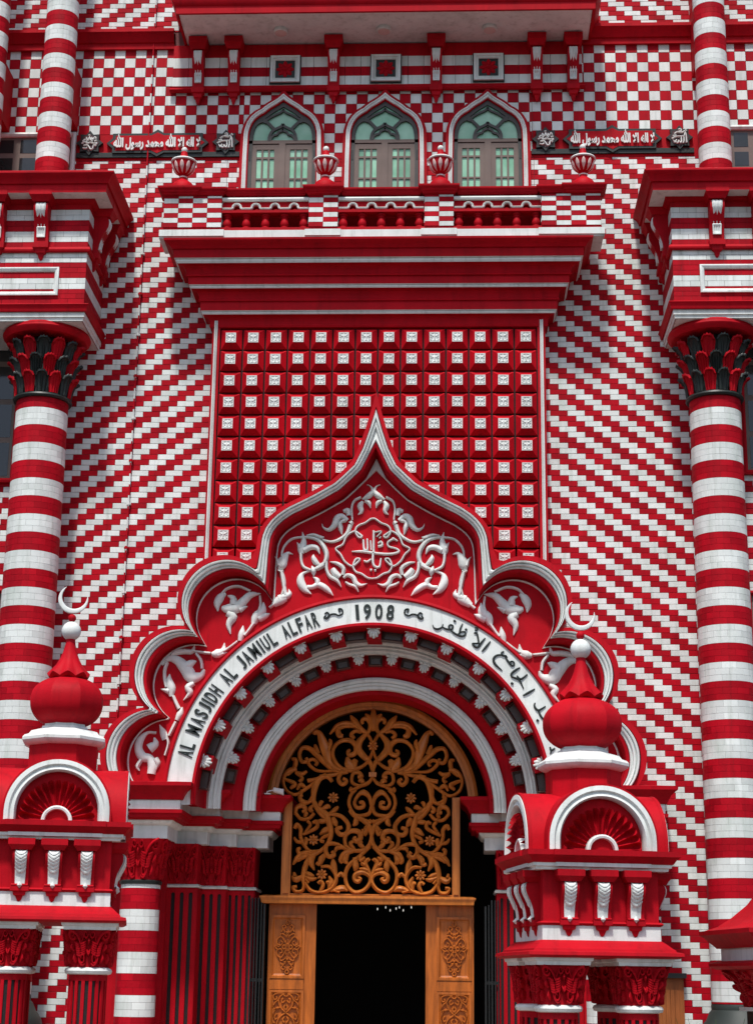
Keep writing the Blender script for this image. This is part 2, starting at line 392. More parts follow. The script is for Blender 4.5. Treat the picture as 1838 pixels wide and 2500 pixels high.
# ------------------------------------------------------------------ frieze, soffit, brackets
def corbel(parent, O, ux, un, W, H, D, top=True, drop=True, leaf=False, tip=False):
    """console bracket: O at the top centre on the wall, ux along the wall, un outwards"""
    ux = Vector(ux); un = Vector(un); O = Vector(O); zv = Vector((0,0,1))
    def P(u, d, z): return tuple(O+ux*u+un*d+zv*z)
    tb = 0.24*H if top else 0.0
    prof = [(0, 0.80*D), (.04, 0.95*D), (.12, 1.0*D), (.24, .97*D), (.38, .80*D), (.55, .56*D), (.72, .42*D), (.88, .36*D), (1.0, .36*D)]
    body = MB()
    def strip(mb_, wu, off, z_a, z_b):
        rows = []
        for t, d in prof:
            z = z_a+(z_b-z_a)*t
            rows.append([P(-wu, -0.01, z), P(-wu, d+off, z), P(wu, d+off, z), P(wu, -0.01, z)])
        mb_.grid(rows, 0, closed=True, cap0=True, cap1=True)
    if top:
        rows = []
        for z, d, w in ((0, 1.32*D, W*1.0), (-.55*tb, 1.32*D, W*1.0), (-.7*tb, 1.2*D, W*.9), (-tb, 1.08*D, W*.72)):
            rows.append([P(-w, -0.01, z), P(-w, d, z), P(w, d, z), P(w, -0.01, z)])
        body.grid(rows, 0, closed=True, cap0=True, cap1=True)
    strip(body, W*.62, 0, -tb, -H)
    if tip:
        rows = [[P(W*.62*s, .36*D+math.cos(a)*.10*D+0.01, -H+0.02+math.sin(a)*.10*D-.1*D) for s in (-1, 1)] for a in [k*math.pi/6-math.pi for k in range(13)]]
        body.grid(rows, 0)
    if drop:
        rows = []
        for z, s in ((0, 1.15), (-.10*H, 1.15), (-.12*H, .8), (-.19*H, .72), (-.21*H, .45), (-.30*H, .25), (-.33*H, .05)):
            rows.append([P(-W*.6*s, -.01, -H+z), P(-W*.6*s, .36*D*s+.01, -H+z), P(W*.6*s, .36*D*s+.01, -H+z), P(W*.6*s, -.01, -H+z)])
        body.grid(rows, 0, closed=True, cap0=True, cap1=True)
    o = body.build('corbel', RED, parent)
    fmb = MB()
    rows = []
    zb_ = -H*(.985 if leaf else .90)
    for i in range(25):
        t = i/24; z = -tb*1.04+(zb_+tb*1.04)*t
        d = float(np.interp(t, [p[0] for p in prof], [p[1] for p in prof]))+0.004
        w = W*(.46-.10*t)
        row = []
        for k in range(9):
            s = -1+k/4
            rel = 0.012*abs(math.cos(s*math.pi*1.5)) if not leaf else 0.012*(1-abs(s))
            if t > .70 and not leaf: rel = 0.022 if (abs(s) > .6 or t < .75 or t > .95) else 0.006+.012*(k % 2)
            row.append(P(w*s, d+rel, z))
        rows.append([P(-w, d-.02, z)]+row+[P(w, d-.02, z)])
    fmb.grid(rows, 0, cap0=True, cap1=True)
    fo = fmb.build('corbel_face', WHITE, o)
    if leaf:
        lm = MB()
        for i in range(6):
            t = .06+i*.10
            z = -tb*1.04+(zb_+tb*1.04)*t
            for s in (-1, 1):
                def M(u, v, h, z=z):
                    tt = min(1, max(0, (v+tb*1.04)/(zb_+tb*1.04)))
                    d = float(np.interp(tt, [p[0] for p in prof], [p[1] for p in prof]))
                    return P(u, d+.012+h, v)
                w = W*.40
                stroke(lm, [(0, z-.04*H, .2*W), (s*w*.55, z-.01*H, .13*W), (s*w*1.05, z+.05*H, .02*W)], M, 0.016, 3)
        lm.build('corbel_leaf', WHITE, o)
        tm = MB(); zc = zb_; d = .36*D+.02
        c = P(0, d+.03, zc); w = W*.32
        tm.add([c, P(-w, d-.02, zc+.0), P(0, d-.02, zc+w*1.3), P(w, d-.02, zc), P(0, d-.02, zc-w)], [(0,1,2),(0,2,3),(0,3,4),(0,4,1)])
        tm.build('corbel_tip', WHITE, o)
    return o

yq = -0.05
fz = {k: Z(940, v, yq) for k, v in dict(top=106, w1=137, r1=161.5, w2=184, m=208, b=221).items()}
mb = MB(); mb.box(XFL, XFR, yq, 0.003, fz['w1'], fz['top']); frieze = mb.build('frieze', RED, mosque, smooth=0)
for nm, m, za, zb in (('frieze_stripe', WHITEB, 'r1', 'w1'), ('frieze_stripe', REDB, 'w2', 'r1'), ('frieze_stripe', WHITEB, 'm', 'w2')):
    mb = MB(); n = 26
    for i in range(n):
        x0_ = XFL+(XFR-XFL)*i/n; x1_ = XFL+(XFR-XFL)*(i+1)/n
        mb.box(x0_+.003, x1_-.003, yq+rng.uniform(-.001, .001), 0.003, fz[za]+.001, fz[zb]-.001)
    mb.build(nm, m, frieze, smooth=0)
mb = MB(); dz = fz['m']-fz['b']
prof = [(yq+.02, fz['b']), (yq-.03, fz['b']), (yq-.05, fz['b']+dz*.3), (yq-.035, fz['b']+dz*.55), (yq-.02, fz['b']+dz*.7), (yq-.03, fz['m']), (yq+.02, fz['m'])]
mb.grid([[(XFL-.03, o, z), (XFR+.03, o, z)] for o, z in prof]); mb.build('frieze_moulding', RED, mosque)
for px in (490, 576, 817, 1065, 1308, 1396):
    p = U(px, 106-(px-940)*.008, yq)
    corbel(mosque, (p.x, yq, fz['top']), (1,0,0), (0,-1,0), 0.135, fz['top']-Z(940,213,yq)+.02, 0.20)
for px in (697, 942, 1192):
    xc = X(px, 170, yq); zc = Z(940, 169.5, yq); s = 42/F_PX*22.6
    mb = MB(); mb.box(xc-s, xc+s, yq-.03, yq, zc-s, zc+s); v = mb.build('vent', BLACK, mosque, smooth=0)
    mb = MB(); q = s*.93
    for k, (w, y) in enumerate(((q, -.035), (q*.98, -.06), (q*.82, -.06), (q*.78, -.045), (q*.70, -.05), (q*.66, -.02))): pass
    rows = [[(xc+sx*w, yq+y, zc+sz*w) for sx, sz in ((-1,-1),(1,-1),(1,1),(-1,1))] for w, y in ((q, -.03), (q, -.06), (q*.84, -.06), (q*.80, -.04), (q*.70, -.05), (q*.66, -.031))]
    mb.grid(rows, 0, closed=True); mb.build('vent_frame', WHITE, v, smooth=20)
    mb = MB(); M = plane_map(yq-.03)
    for k in range(8):
        a = k*math.pi/4; stroke(mb, [(xc+.03*math.cos(a), zc+.03*math.sin(a), .02), (xc+.09*math.cos(a), zc+.09*math.sin(a), .034), (xc+.13*math.cos(a), zc+.13*math.sin(a), .012)], M, .02, 3)
    stroke(mb, [(xc-.03, zc, .03), (xc+.03, zc, .03)], M, .03, 3)
    mb.build('vent_rosette', RED, v)
# projecting roof slab with pale soffit
zs = Z(945, 107, 0)
def onZ(px, py, zpl):
    d = ray(px, py); t = (zpl-CAM.z)/d.z; return CAM+d*t
fl = onZ(437, 33, zs); fr = onZ(1445, 25, zs); ysl = (fl.y+fr.y)/2
sx0, sx1 = fl.x, fr.x
mb = MB(); mb.box(sx0, sx1, ysl, 0.003, zs, zs+0.05); mb.build('soffit', WHITE, mosque, smooth=0)
ez = zs
runs = [('eaves_fascia', RED, [(0.002, ez-.012), (.04, ez-.012), (.045, ez+.10), (.06, ez+.11), (.075, ez+.13), (.09, ez+.17), (.13, ez+.30), (.16, ez+.36), (.16, ez+.46), (0.0, ez+.48)])]
moulding('eaves', sx0, sx1, ysl, 0.003, runs, mosque, cap0=False)
lights_ = []
for px, py in ((686, 73), (937, 69), (1195, 66)):
    p = onZ(px, py, zs)
    root = empty('soffit_light', (p.x, p.y, zs))
    mb = MB(); mb.lathe([(.105, 0.0), (.11, -.02), (.11, -.05), (.095, -.06), (0.09, -.055)], n=28); mb.build('rim', WHITE, root)
    mb = MB(); mb.lathe([(.089, -.04), (.085, -.062), (.05, -.068), (.01, -.07)], n=28); mb.build('lens', PINK, root)
    lights_.append(root)
for r_, lb in zip(lights_, ('round pale light under the eaves above the ogee window beside the long pipe',
                            'round pale light under the eaves above the middle ogee window',
                            'round pale light under the eaves above the ogee window farthest from the pipe')):
    tag(r_, lb, 'light', 'lights under the eaves')

# ------------------------------------------------------------------ upper windows
def wpt(x, y): return w2(x, y)
WO = [(828,118),(860,170),(905,228),(960,275),(1030,320),(1110,365),(1175,410),(1225,455),(1270,475),(1340,520),(1410,585),(1465,665),(1500,750),(1525,850),(1530,960),(1535,1300),(1535,2000)]
wc = U(*wpt(828,960), 0)
def wloc(x, y, Y=0): p = U(*wpt(x, y), Y); return (p.x-wc.x, p.z)
outl = [wloc(*q) for q in WO]
zsill = Z(940, 480, 0)-0.25
def contour_in(pts, t):
    """offset half outline (apex first, going down the right side) inwards by t"""
    P = [np.array(p) for p in pts]; out = []
    for i, p in enumerate(P):
        a = P[max(i-1, 0)]; b = P[min(i+1, len(P)-1)]
        d = b-a; d = d/np.linalg.norm(d); n = np.array([d[1], -d[0]])
        if n[0] > 0 or (n[0] == 0): n = n
        nn = np.array([d[1], -d[0]])     # right-hand normal of a path going right/down points down-left
        out.append(p+nn*t)
    res = [q for q in out if q[0] > 0]
    # apex on the axis by extrapolation
    if len(res) >= 2:
        d = res[1]-res[0]; k = res[0][0]/(d[0] if abs(d[0]) > 1e-6 else 1e-6)
        ap = res[0]-d*k
        res = [np.array([0.0, min(ap[1], pts[0][1]-t)])]+res
    # keep same count
    L = [0.0]
    for i in range(1, len(res)): L.append(L[-1]+np.linalg.norm(res[i]-res[i-1]))
    ts = np.linspace(0, L[-1], 40)
    return [(float(np.interp(s, L, [r[0] for r in res])), float(np.interp(s, L, [r[1] for r in res]))) for s in ts]
def full(half): return [(-x, z) for x, z in reversed(half[1:])]+list(half)
def make_window(xc, dzv):
    root = empty('ogee_window', (xc, 0, dzv)); root.parent = mosque
    def ring(name, m, seq):
        mb = MB(); mb.grid([[(x, y, z) for x, z in full(contour_in(outl, t))] for t, y in seq]); return mb.build(name, m, root)
    ring('red_surround', RED, ((0.0, -.002), (0.0, -.07), (.05, -.07), (.052, -.05)))
    ring('white_moulding', WHITE, ((.045, -.05), (.045, -.10), (.06, -.105), (.072, -.085), (.085, -.10), (.10, -.095), (.105, -.07)))
    ring('inner_bead', RED, ((.103, -.04), (.103, -.075), (.118, -.075), (.122, -.04)))
    ci = contour_in(outl, .115)
    poly = full(ci); yb = -.008
    mb = MB(); mb.prism(poly, yb, -.002); mb.build('backing', FRAME, root, smooth=0)
    W = ci[-1][0]
    zt0, zt1 = wloc(828, 1045)[1], wloc(828, 990)[1]
    yf = -.045
    fr_ = MB()
    # outer frame ring + posts
    c2_ = contour_in(outl, .175)
    fr_.grid([[(x, y, z) for x, z in full(c)] for c, y in ((ci, -.01), (ci, yf), (c2_, yf), (c2_, -.012))])
    frame = fr_.build('frame', FRAMED, root)
    mb = MB(); mb.box(-W, W, yf, -.012, zt0, zt1); mb.box(-.045, .045, yf-.002, -.012, zsill, zt0); mb.build('transom', FRAME, root, smooth=0)
    # glass sheet of the fanlight
    mb = MB(); gp = [(x*.995, z) for x, z in full(c2_) if z > zt1-.02]
    mb.prism([(x, max(z, zt1)) for x, z in gp], -.014, -.0085); mb.build('fanlight_pane', GLASS, root, smooth=0)
    # tracery bars : small ogee + two diagonals
    mb = MB(); M = plane_map(-.012); px_ = 1/(F_PX/22.9)
    def ws(pts, wd): return [(*wloc(x, y), wd) for x, y in pts]
    for s in (-1, 1):
        def sm(pts, wd): return [((x if s > 0 else -x), z, w) for x, z, w in ws(pts, wd)]
        stroke(mb, sm([(828,715),(860,755),(920,785),(975,810),(1020,850),(1050,920),(1060,1000)], .02), M, .035, 4, cs=[(-1,0),(-1,1),(1,1),(1,0)])
        stroke(mb, sm([(985,790),(1060,715),(1140,640),(1180,600)], .022), M, .034, 3, cs=[(-1,0),(-1,1),(1,1),(1,0)])
        stroke(mb, sm([(828,470),(880,520),(960,555),(1040,595),(1110,640)], .016), M, .036, 3, cs=[(-1,0),(-1,1),(1,1),(1,0)])
        stroke(mb, sm([(1110,690),(1180,665),(1260,700),(1330,780),(1360,900),(1365,990)], .016), M, .036, 3, cs=[(-1,0),(-1,1),(1,1),(1,0)])
        stroke(mb, sm([(828,790),(850,830),(900,850),(925,890),(980,905),(1020,945),(1035,995)], .016), M, .036, 4, cs=[(-1,0),(-1,1),(1,1),(1,0)])
    mb.build('tracery', FRAMED, root, smooth=0)
    for s in (-1, 1):
        xa, xb = wloc(858, 1500)[0], wloc(1355, 1500)[0]
        ga = [wloc(x, 1500)[0] for x in (955, 1030, 1062, 1140, 1172, 1252)]
        gz = [wloc(828, y)[1] for y in (1140, 1262, 1292, 1618, 1645)]; gz.append(zsill+.03)
        mb = MB()
        def bx(x0_, x1_, z0_, z1_, y=-.034):
            mb.box(min(s*x0_, s*x1_), max(s*x0_, s*x1_), y, -.0125, z0_, z1_)
        zt = zt0-.012
        bx(xa, ga[0], zsill, zt); bx(ga[5], xb, zsill, zt); bx(ga[0], ga[5], gz[0], zt)
        bx(ga[0], ga[5], zsill, gz[5])
        for q in (1, 3): bx(ga[q], ga[q+1], gz[5], gz[0], -.030)
        for q in (1, 3): 
            for c in (0, 2, 4): bx(ga[c], ga[c+1], gz[q+1], gz[q], -.0295)
        leaf = mb.build('window_leaf', FRAME, root, smooth=0)
        for c in (0, 2, 4):
            for q in (0, 2, 4):
                pm = MB(); x0_, x1_ = sorted((s*ga[c], s*ga[c+1])); pm.box(x0_, x1_, -.013, -.0085, gz[q+1], gz[q])
                pm.build('pane', GLASS, root, smooth=0)
        hm = MB(); hx = s*(xb+.008)
        hm.box(min(hx-.008, hx+.008), max(hx-.008, hx+.008), -.052, -.045, wloc(828,1330)[1], wloc(828,1170)[1]); hm.build('hinge', DARKM, root, smooth=0)
    return root
for px, py in ((692, 227), (940, 218.5), (1190, 221.4)):
    xx = X(px, 300, 0)
    make_window(xx, 0.0)

# ------------------------------------------------------------------ tile panel and bay
YT = -0.24
tx0, tx1 = X(*b1(1418,1050), YT), X(*b3(251,1050), YT)
tz1 = Z(920, 801, YT)
NC, tw = 14, (tx1-tx0)/14
th = tw*1.0
# row pitch measured over seven rows
th = (Z(*b2(500,672), YT)-Z(*b2(500,1520), YT))/6
mb = MB(); mb.box(tx0-.09, tx1+.09, YT+.03, 0.004, Z(920,1330,YT), tz1+.15); panel = mb.build('tile_panel', mat('tile_grout_dark', (.022,.008,.008), .8), mosque, smooth=0)
def tile_mesh():
    a, b = tw/2-.0125, th/2-.0125; q = .155/.3*tw/1.0*.52; q = tw*.225; d = .085
    mb = MB()
    rows = [[(sx*x, y, sz*z) for sx, sz in ((-1,-1),(1,-1),(1,1),(-1,1))] for x, z, y in ((a, b, .03), (a, b, -.006), (a-.012, b-.012, -.014), (q+.008, q+.008, -d), (q, q, -d))]
    mb.grid(rows, 0, closed=True)
    rows = [[(sx*x, y, sz*x) for sx, sz in ((-1,-1),(1,-1),(1,1),(-1,1))] for x, y in ((q, -d+.004), (q, -d-.012), (q*.86, -d-.012), (q*.82, -d-.004))]
    mb.grid(rows, 1, closed=True, cap1=True)
    M = plane_map(-d-.004)
    for s in (-1, 1):
        stroke(mb, [(s*.005, -.04, .004), (s*.03, -.055, .009), (s*.052, -.035, .009), (s*.035, -.015, .006)], M, .012, 3, 1)
        stroke(mb, [(0, .01, .006), (s*.03, .02, .010), (s*.055, .045, .009), (s*.03, .058, .004)], M, .012, 3, 1)
        stroke(mb, [(s*.055, .005, .006), (s*.035, -.002, .006)], M, .012, 2, 1)
    stroke(mb, [(0, -.05, .006), (0, -.01, .011), (0, .03, .012), (0, .056, .005)], M, .014, 3, 1)
    return mb.build('tile', [RED, WHITE], panel, smooth=25)
tile0 = None
for j in range(11):
    for i in range(NC):
        loc = (tx0+(i+.5)*tw, YT, tz1-.012-(j+.5)*th)
        if tile0 is None: tile0 = tile_mesh(); tile0.location = loc
        else:
            to = link('tile', tile0.data, panel, loc); to.rotation_euler = (rng.gauss(0, .010), rng.gauss(0, .006), rng.gauss(0, .010))
for s, px0, px1 in ((-1, 510, 531), (1, 1313, 1336)):
    xa, xb = X(px0, 1000, YT), X(px1, 1000, YT)
    if s < 0: xa, xb = tx0-.115, tx0-.006
    else: xa, xb = tx1+.006, tx1+.115
    w = xb-xa; inner = (xb if s < 0 else xa)
    def xs(t): return inner+s*w*t
    mb = MB(); zb = Z(920,1440,YT)
    mb.grid([[(xs(t), YT+y, zb), (xs(t), YT+y, tz1+.1)] for t, y in ((0, .02), (0, -.02), (.30, -.02), (.32, -.03))]); mb.build('panel_border', RED, mosque)
    mb = MB()
    mb.grid([[(xs(t), YT+y, zb), (xs(t), YT+y, tz1+.1)] for t, y in ((.30, .0), (.32, -.045), (.42, -.055), (.50, -.035), (.58, -.055), (.72, -.05), (.74, .0))]); mb.build('panel_bead', WHITE, mosque)
    mb = MB()
    mb.grid([[(xs(t), YT+y, zb), (xs(t), YT+y, tz1+.1)] for t, y in ((.74, -.02), (1.0, -.02), (1.0, .245))]); mb.build('panel_border', RED, mosque)

# ------------------------------------------------------------------ stacked cornice under the balcony
bx0, bx1 = tx0-.125, tx1+.125
def zc(y, o): return Z(920, y, YT-o*.90)
o1 = [0.02, .20, .43, .72]
runs = []
def layer(nm, m, pts): runs.append((nm, m, [(o*.90, zc(y, o)) for y, o in pts]))
layer('cornice_cove', RED, ((803,-.02),(798,.03),(793,.04),(792,.028),(782,.034),(775,.05),(770,.08),(767.5,.11),(766,.13)))
layer('cornice_strip', WHITE, ((766.5,.10),(766,.135),(762,.15),(759,.14),(758.5,.158),(756,.165),(755.5,.10)))
layer('cornice_fillet', RED, ((756.5,.10),(756,.17),(735,.172),(733,.20),(730,.205),(729.5,.15)))
layer('cornice_cove', RED, ((730.5,.12),(730,.20),(728,.19),(718,.20),(710,.225),(705.5,.26),(703,.285),(702,.305),(701.9,.2)))
layer('cornice_strip', WHITE, ((702.6,.2),(702,.31),(698,.325),(695,.315),(694,.335),(692,.342),(691.6,.25)))
layer('cornice_fillet', RED, ((692.5,.25),(692,.345),(673,.348),(671,.38),(668,.385),(667.6,.3)))
layer('cornice_cove', RED, ((668.5,.3),(668,.38),(666,.37),(656,.385),(649,.41),(644,.445),(641.5,.475),(640.3,.50),(640,.4)))
layer('cornice_strip', WHITE, ((640.6,.4),(640,.505),(634,.525),(629,.52),(628,.545),(626.5,.55),(626,.45)))
layer('cornice_fillet', RED, ((626.8,.45),(626.3,.555),(606,.56),(604,.585),(603.5,.5)))
layer('cornice_crown', RED, ((604.2,.5),(604,.585),(600,.60),(592,.63),(585,.68),(582,.695),(577,.70),(576.5,.3)))
crown = moulding('cornice', bx0, bx1, YT, 0.004, runs, mosque)

# ------------------------------------------------------------------ balcony parapet
YB = -0.78
bal_l, bal_r = X(391, 560, YB), X(1472, 560, YB)
def zB(y): return Z(930, y, YB)
zpl0, zpl1, zba1, zpo1, zrail = zB(578), zB(562.5), zB(556), zB(478), zB(460.5)
mb = MB(); mb.box(bal_l, bal_r, YB-.035, -.3, zpl0-.02, zpl1); plinth = mb.build('balcony_plinth', WHITE, mosque, smooth=0)
mb = MB(); mb.box(bal_l+.02, bal_r-.02, YB-.015, YB+.25, zpl1+.001, zba1+.01); mb.build('balcony_base', RED, plinth, smooth=0)
mb = MB(); mb.box(bal_l+.3, bal_r-.3, YB+.36, YB+.40, zba1+.11, zpo1); mb.build('balcony_back_panel', RED, plinth, smooth=0)
posts = [(401, 542, 4), (754, 825, 2), (1036, 1107, 2), (1321, 1466, 4)]
def urn(parent, x, y, z0, sc):
    root = MB(); prof = [(.205,0),(.205,.05),(.195,.10),(.165,.15),(.11,.195),(.075,.225),(.065,.25),(.055,.28)]
    root.lathe([(r*sc, h*sc) for r, h in prof], x, y, z0, 28); o = root.build('urn', RED, parent)
    mb = MB(); mb.lathe([(r*sc, h*sc) for r, h in ((.05,.275),(.065,.285),(.068,.30),(.06,.315),(.07,.32),(.13,.36),(.17,.42),(.195,.50),(.20,.55))], x, y, z0, 28); mb.build('urn_bowl', RED, o)
    mb = MB(); mb.lathe([(r*sc, h*sc) for r, h in ((.18,.545),(.215,.55),(.225,.565),(.215,.585),(.19,.59),(.12,.60))], x, y, z0, 28); mb.build('urn_rim', WHITE, o)
    mb = MB(); mb.lathe([(r*sc, h*sc) for r, h in ((.15,.592),(.10,.62),(.065,.68),(.05,.76))], x, y, z0, 20); mb.build('urn_neck', RED, o)
    mb = MB(); mb.lathe([(.052*sc*math.sin(a)+.001, (.80-.055*math.cos(a))*sc) for a in [k*math.pi/8 for k in range(9)]], x, y, z0, 18); mb.build('urn_ball', WHITE, o)
    mb = MB(); mb.lathe([(r*sc, h*sc) for r, h in ((.055,.255),(.075,.265),(.075,.28),(.05,.29))], x, y, z0, 20); mb.build('urn_collar', WHITE, o)
    for k in range(10):
        a0 = k*math.pi/5+.3
        pm = MB()
        def M(u, v, h):
            r = float(np.interp(v, [.32,.36,.42,.50,.55], [.07,.13,.17,.195,.20]))+h
            return (x+r*sc*math.cos(a0+u), y+r*sc*math.sin(a0+u), z0+v*sc)
        stroke(pm, [(0,.335,.04),(0,.38,.13),(0,.43,.19),(0,.48,.16),(0,.53,.03)], M, .014, 4); pm.build('urn_petal', PINK, o)
    return o
def rail(name, xa, xb, ya, yb, z0, z1, ov, parent):
    d = z1-z0; mb = MB()
    mb.grid(sweep(xa, xb, ya, yb, [(-.01, z0), (ov*.25, z0+.1*d), (ov*.35, z0+.28*d), (ov*.55, z0+.34*d), (ov*.65, z0+.55*d), (ov*.9, z0+.66*d), (ov, z0+.78*d), (ov, z0+d), (-.01, z0+d*1.02)]), 0, closed=True, cap0=True, cap1=True)
    return mb.build(name, RED, parent)
for pi_, (xa_, xb_, nc) in enumerate(posts):
    xa, xb = X(xa_, 520, YB), X(xb_, 520, YB); yf = YB-.03
    nr = 7; hh = (zpo1-zba1)/6.55
    po = MB(); po.box(xa+.004, xb-.004, yf+.006, YB+.26, zba1+.012, zpo1-.001); post = po.build('balcony_post', RED, mosque, smooth=0)
    w = (xb-xa)/nc
    for r_ in range(nr):
        z1_ = zpo1-(r_-.55)*hh if r_ > 0 else zpo1; z0_ = max(zpo1-(r_+.45)*hh, zba1+.013)
        if r_ > 0: z1_ = zpo1-(r_-.55)*hh
        for c in range(nc):
            white = (r_+c) % 2 == 1
            bm_ = MB(); bm_.box(xa+c*w+.002, xa+(c+1)*w-.002, yf, yf+.05, z0_+.002, z1_-.002)
            bm_.build('post_brick', WHITEB if white else REDB, post, smooth=0)
    for sgn, xs_ in ((-1, xa), (1, xb)):
        for r_ in range(nr):
            z1_ = zpo1-(r_-.55)*hh if r_ > 0 else zpo1; z0_ = max(zpo1-(r_+.45)*hh, zba1+.013)
            bm_ = MB(); q = xs_-.001*sgn
            bm_.box(min(q, q+.006*sgn), max(q, q+.006*sgn), yf+.051, YB+.25, z0_+.002, z1_-.002)
            bm_.build('post_brick', WHITEB if r_ % 2 else REDB, post, smooth=0)
    if nc == 4:
        cut = X(xa_+ (141*.56 if pi_ == 0 else 145*.44), 470, YB)
        big, small = ((xa, cut), (cut, xb)) if pi_ == 0 else ((cut, xb), (xa, cut))
        rail('post_cap', big[0], big[1], yf-.02, YB+.27, zpo1, zrail+.008, .085, mosque)
        rail('post_cap', small[0]+.001, small[1]-.001, yf, YB+.26, zpo1+.002, zrail, .07, mosque)
    else:
        rail('post_cap', xa, xb, yf-.02, YB+.27, zpo1, zrail+.008, .085, mosque)
    mb = MB(); mb.box(xa-.045, xb+.045, YB-.06, YB+.1, zpl0+.004, zpl1+.003); mb.build('post_plinth', WHITE, plinth, smooth=0)
for px, py in ((446.5, 461), (794, 460), (1075, 459), (1423.6, 455)):
    p = U(px, py, YB+.1); urn(mosque, p.x, YB+.10, zrail+.012, (Z(px, py-110, YB+.1)-Z(px, py, YB+.1))/.855)
for k in range(3):
    xa, xb = X(posts[k][1], 520, YB), X(posts[k+1][0], 520, YB)
    rail('balcony_rail', xa+.07, xb-.07, YB+.0, YB+.24, zpo1+.004, zrail-.004, .06, mosque)
    zw0, zw1 = zB(488.5), zB(481)
    mb = MB(); mb.grid([[(xa+.002, YB+y, z), (xb-.002, YB+y, z)] for y, z in ((.06, zw0), (-.012, zw0), (-.022, (zw0+zw1)/2), (-.012, zw1), (.06, zw1))]); mb.build('rail_bead', WHITE, mosque)
    za0, za1 = zB(513), zw0-.003
    n = 4; pit = (xb-xa)/(n+.55); rad = .043
    cxs = [(xa+xb)/2+(i-1.5)*pit for i in range(n)]
    mb = MB()
    # arcade board with round-headed notches
    zspr = zB(506)
    seg = 10; top = [(xa+.002, za1), ]
    prev = xa+.002
    for c in cxs:
        mb.prism([(prev, za0), (c-rad, za0), (c-rad, za1), (prev, za1)], YB+.03, YB+.12)
        arc = [(c-rad*math.cos(t), zspr+rad*math.sin(t)) for t in [math.pi*q/seg for q in range(seg+1)]]
        for q in range(seg): mb.prism([arc[q], arc[q+1], (arc[q+1][0], za1), (arc[q][0], za1)], YB+.03, YB+.12)
        prev = c+rad
    mb.prism([(prev, za0), (xb-.002, za0), (xb-.002, za1), (prev, za1)], YB+.03, YB+.12)
    arcade = mb.build('balcony_arcade', RED, mosque, smooth=0)
    wm = MB(); M = plane_map(YB+.03); rr2 = rad+.016
    pts = [(xa+.01, zspr-.012, .016)]
    for c in cxs:
        pts += [(c-pit*.36, zspr-.012, .016), (c-rr2-.02, zspr-.012, .016), (c-rr2, zspr, .016)]
        pts += [(c-rr2*math.cos(t), zspr+rr2*math.sin(t), .016) for t in [math.pi*q/6 for q in range(1, 6)]]
        pts += [(c+rr2, zspr, .016), (c+rr2+.02, zspr-.012, .016), (c+pit*.36, zspr-.012, .016)]
    pts.append((xb-.01, zspr-.012, .016))
    stroke(wm, pts, M, .05, 3, cs=[(-1,0),(-1,.8),(-.5,1),(-.1,.8),(.1,.8),(.5,1),(1,.8),(1,0)]); wm.build('arcade_moulding', WHITE, arcade)
    mb = MB(); mb.box(xa+.002, xb-.002, YB-.03, YB+.13, zB(519), za0-.002); mb.build('arcade_shelf', RED, arcade, smooth=0)
    zb0, zb1 = zba1+.012, zB(520)
    H = zb1-zb0
    for i in range(5):
        c = (xa+xb)/2+(i-2)*pit
        bm_ = MB(); bm_.lathe([(r*.9, h*H) for r, h in ((.075,0),(.075,.06),(.06,.09),(.05,.14),(.062,.24),(.068,.36),(.062,.50),(.050,.66),(.044,.74),(.056,.77),(.056,.81),(.046,.83),(.046,.87),(.062,.90),(.07,.95),(.07,1.0))], c, YB+.06, zb0, 18)
        bm_.build('baluster', RED, mosque)

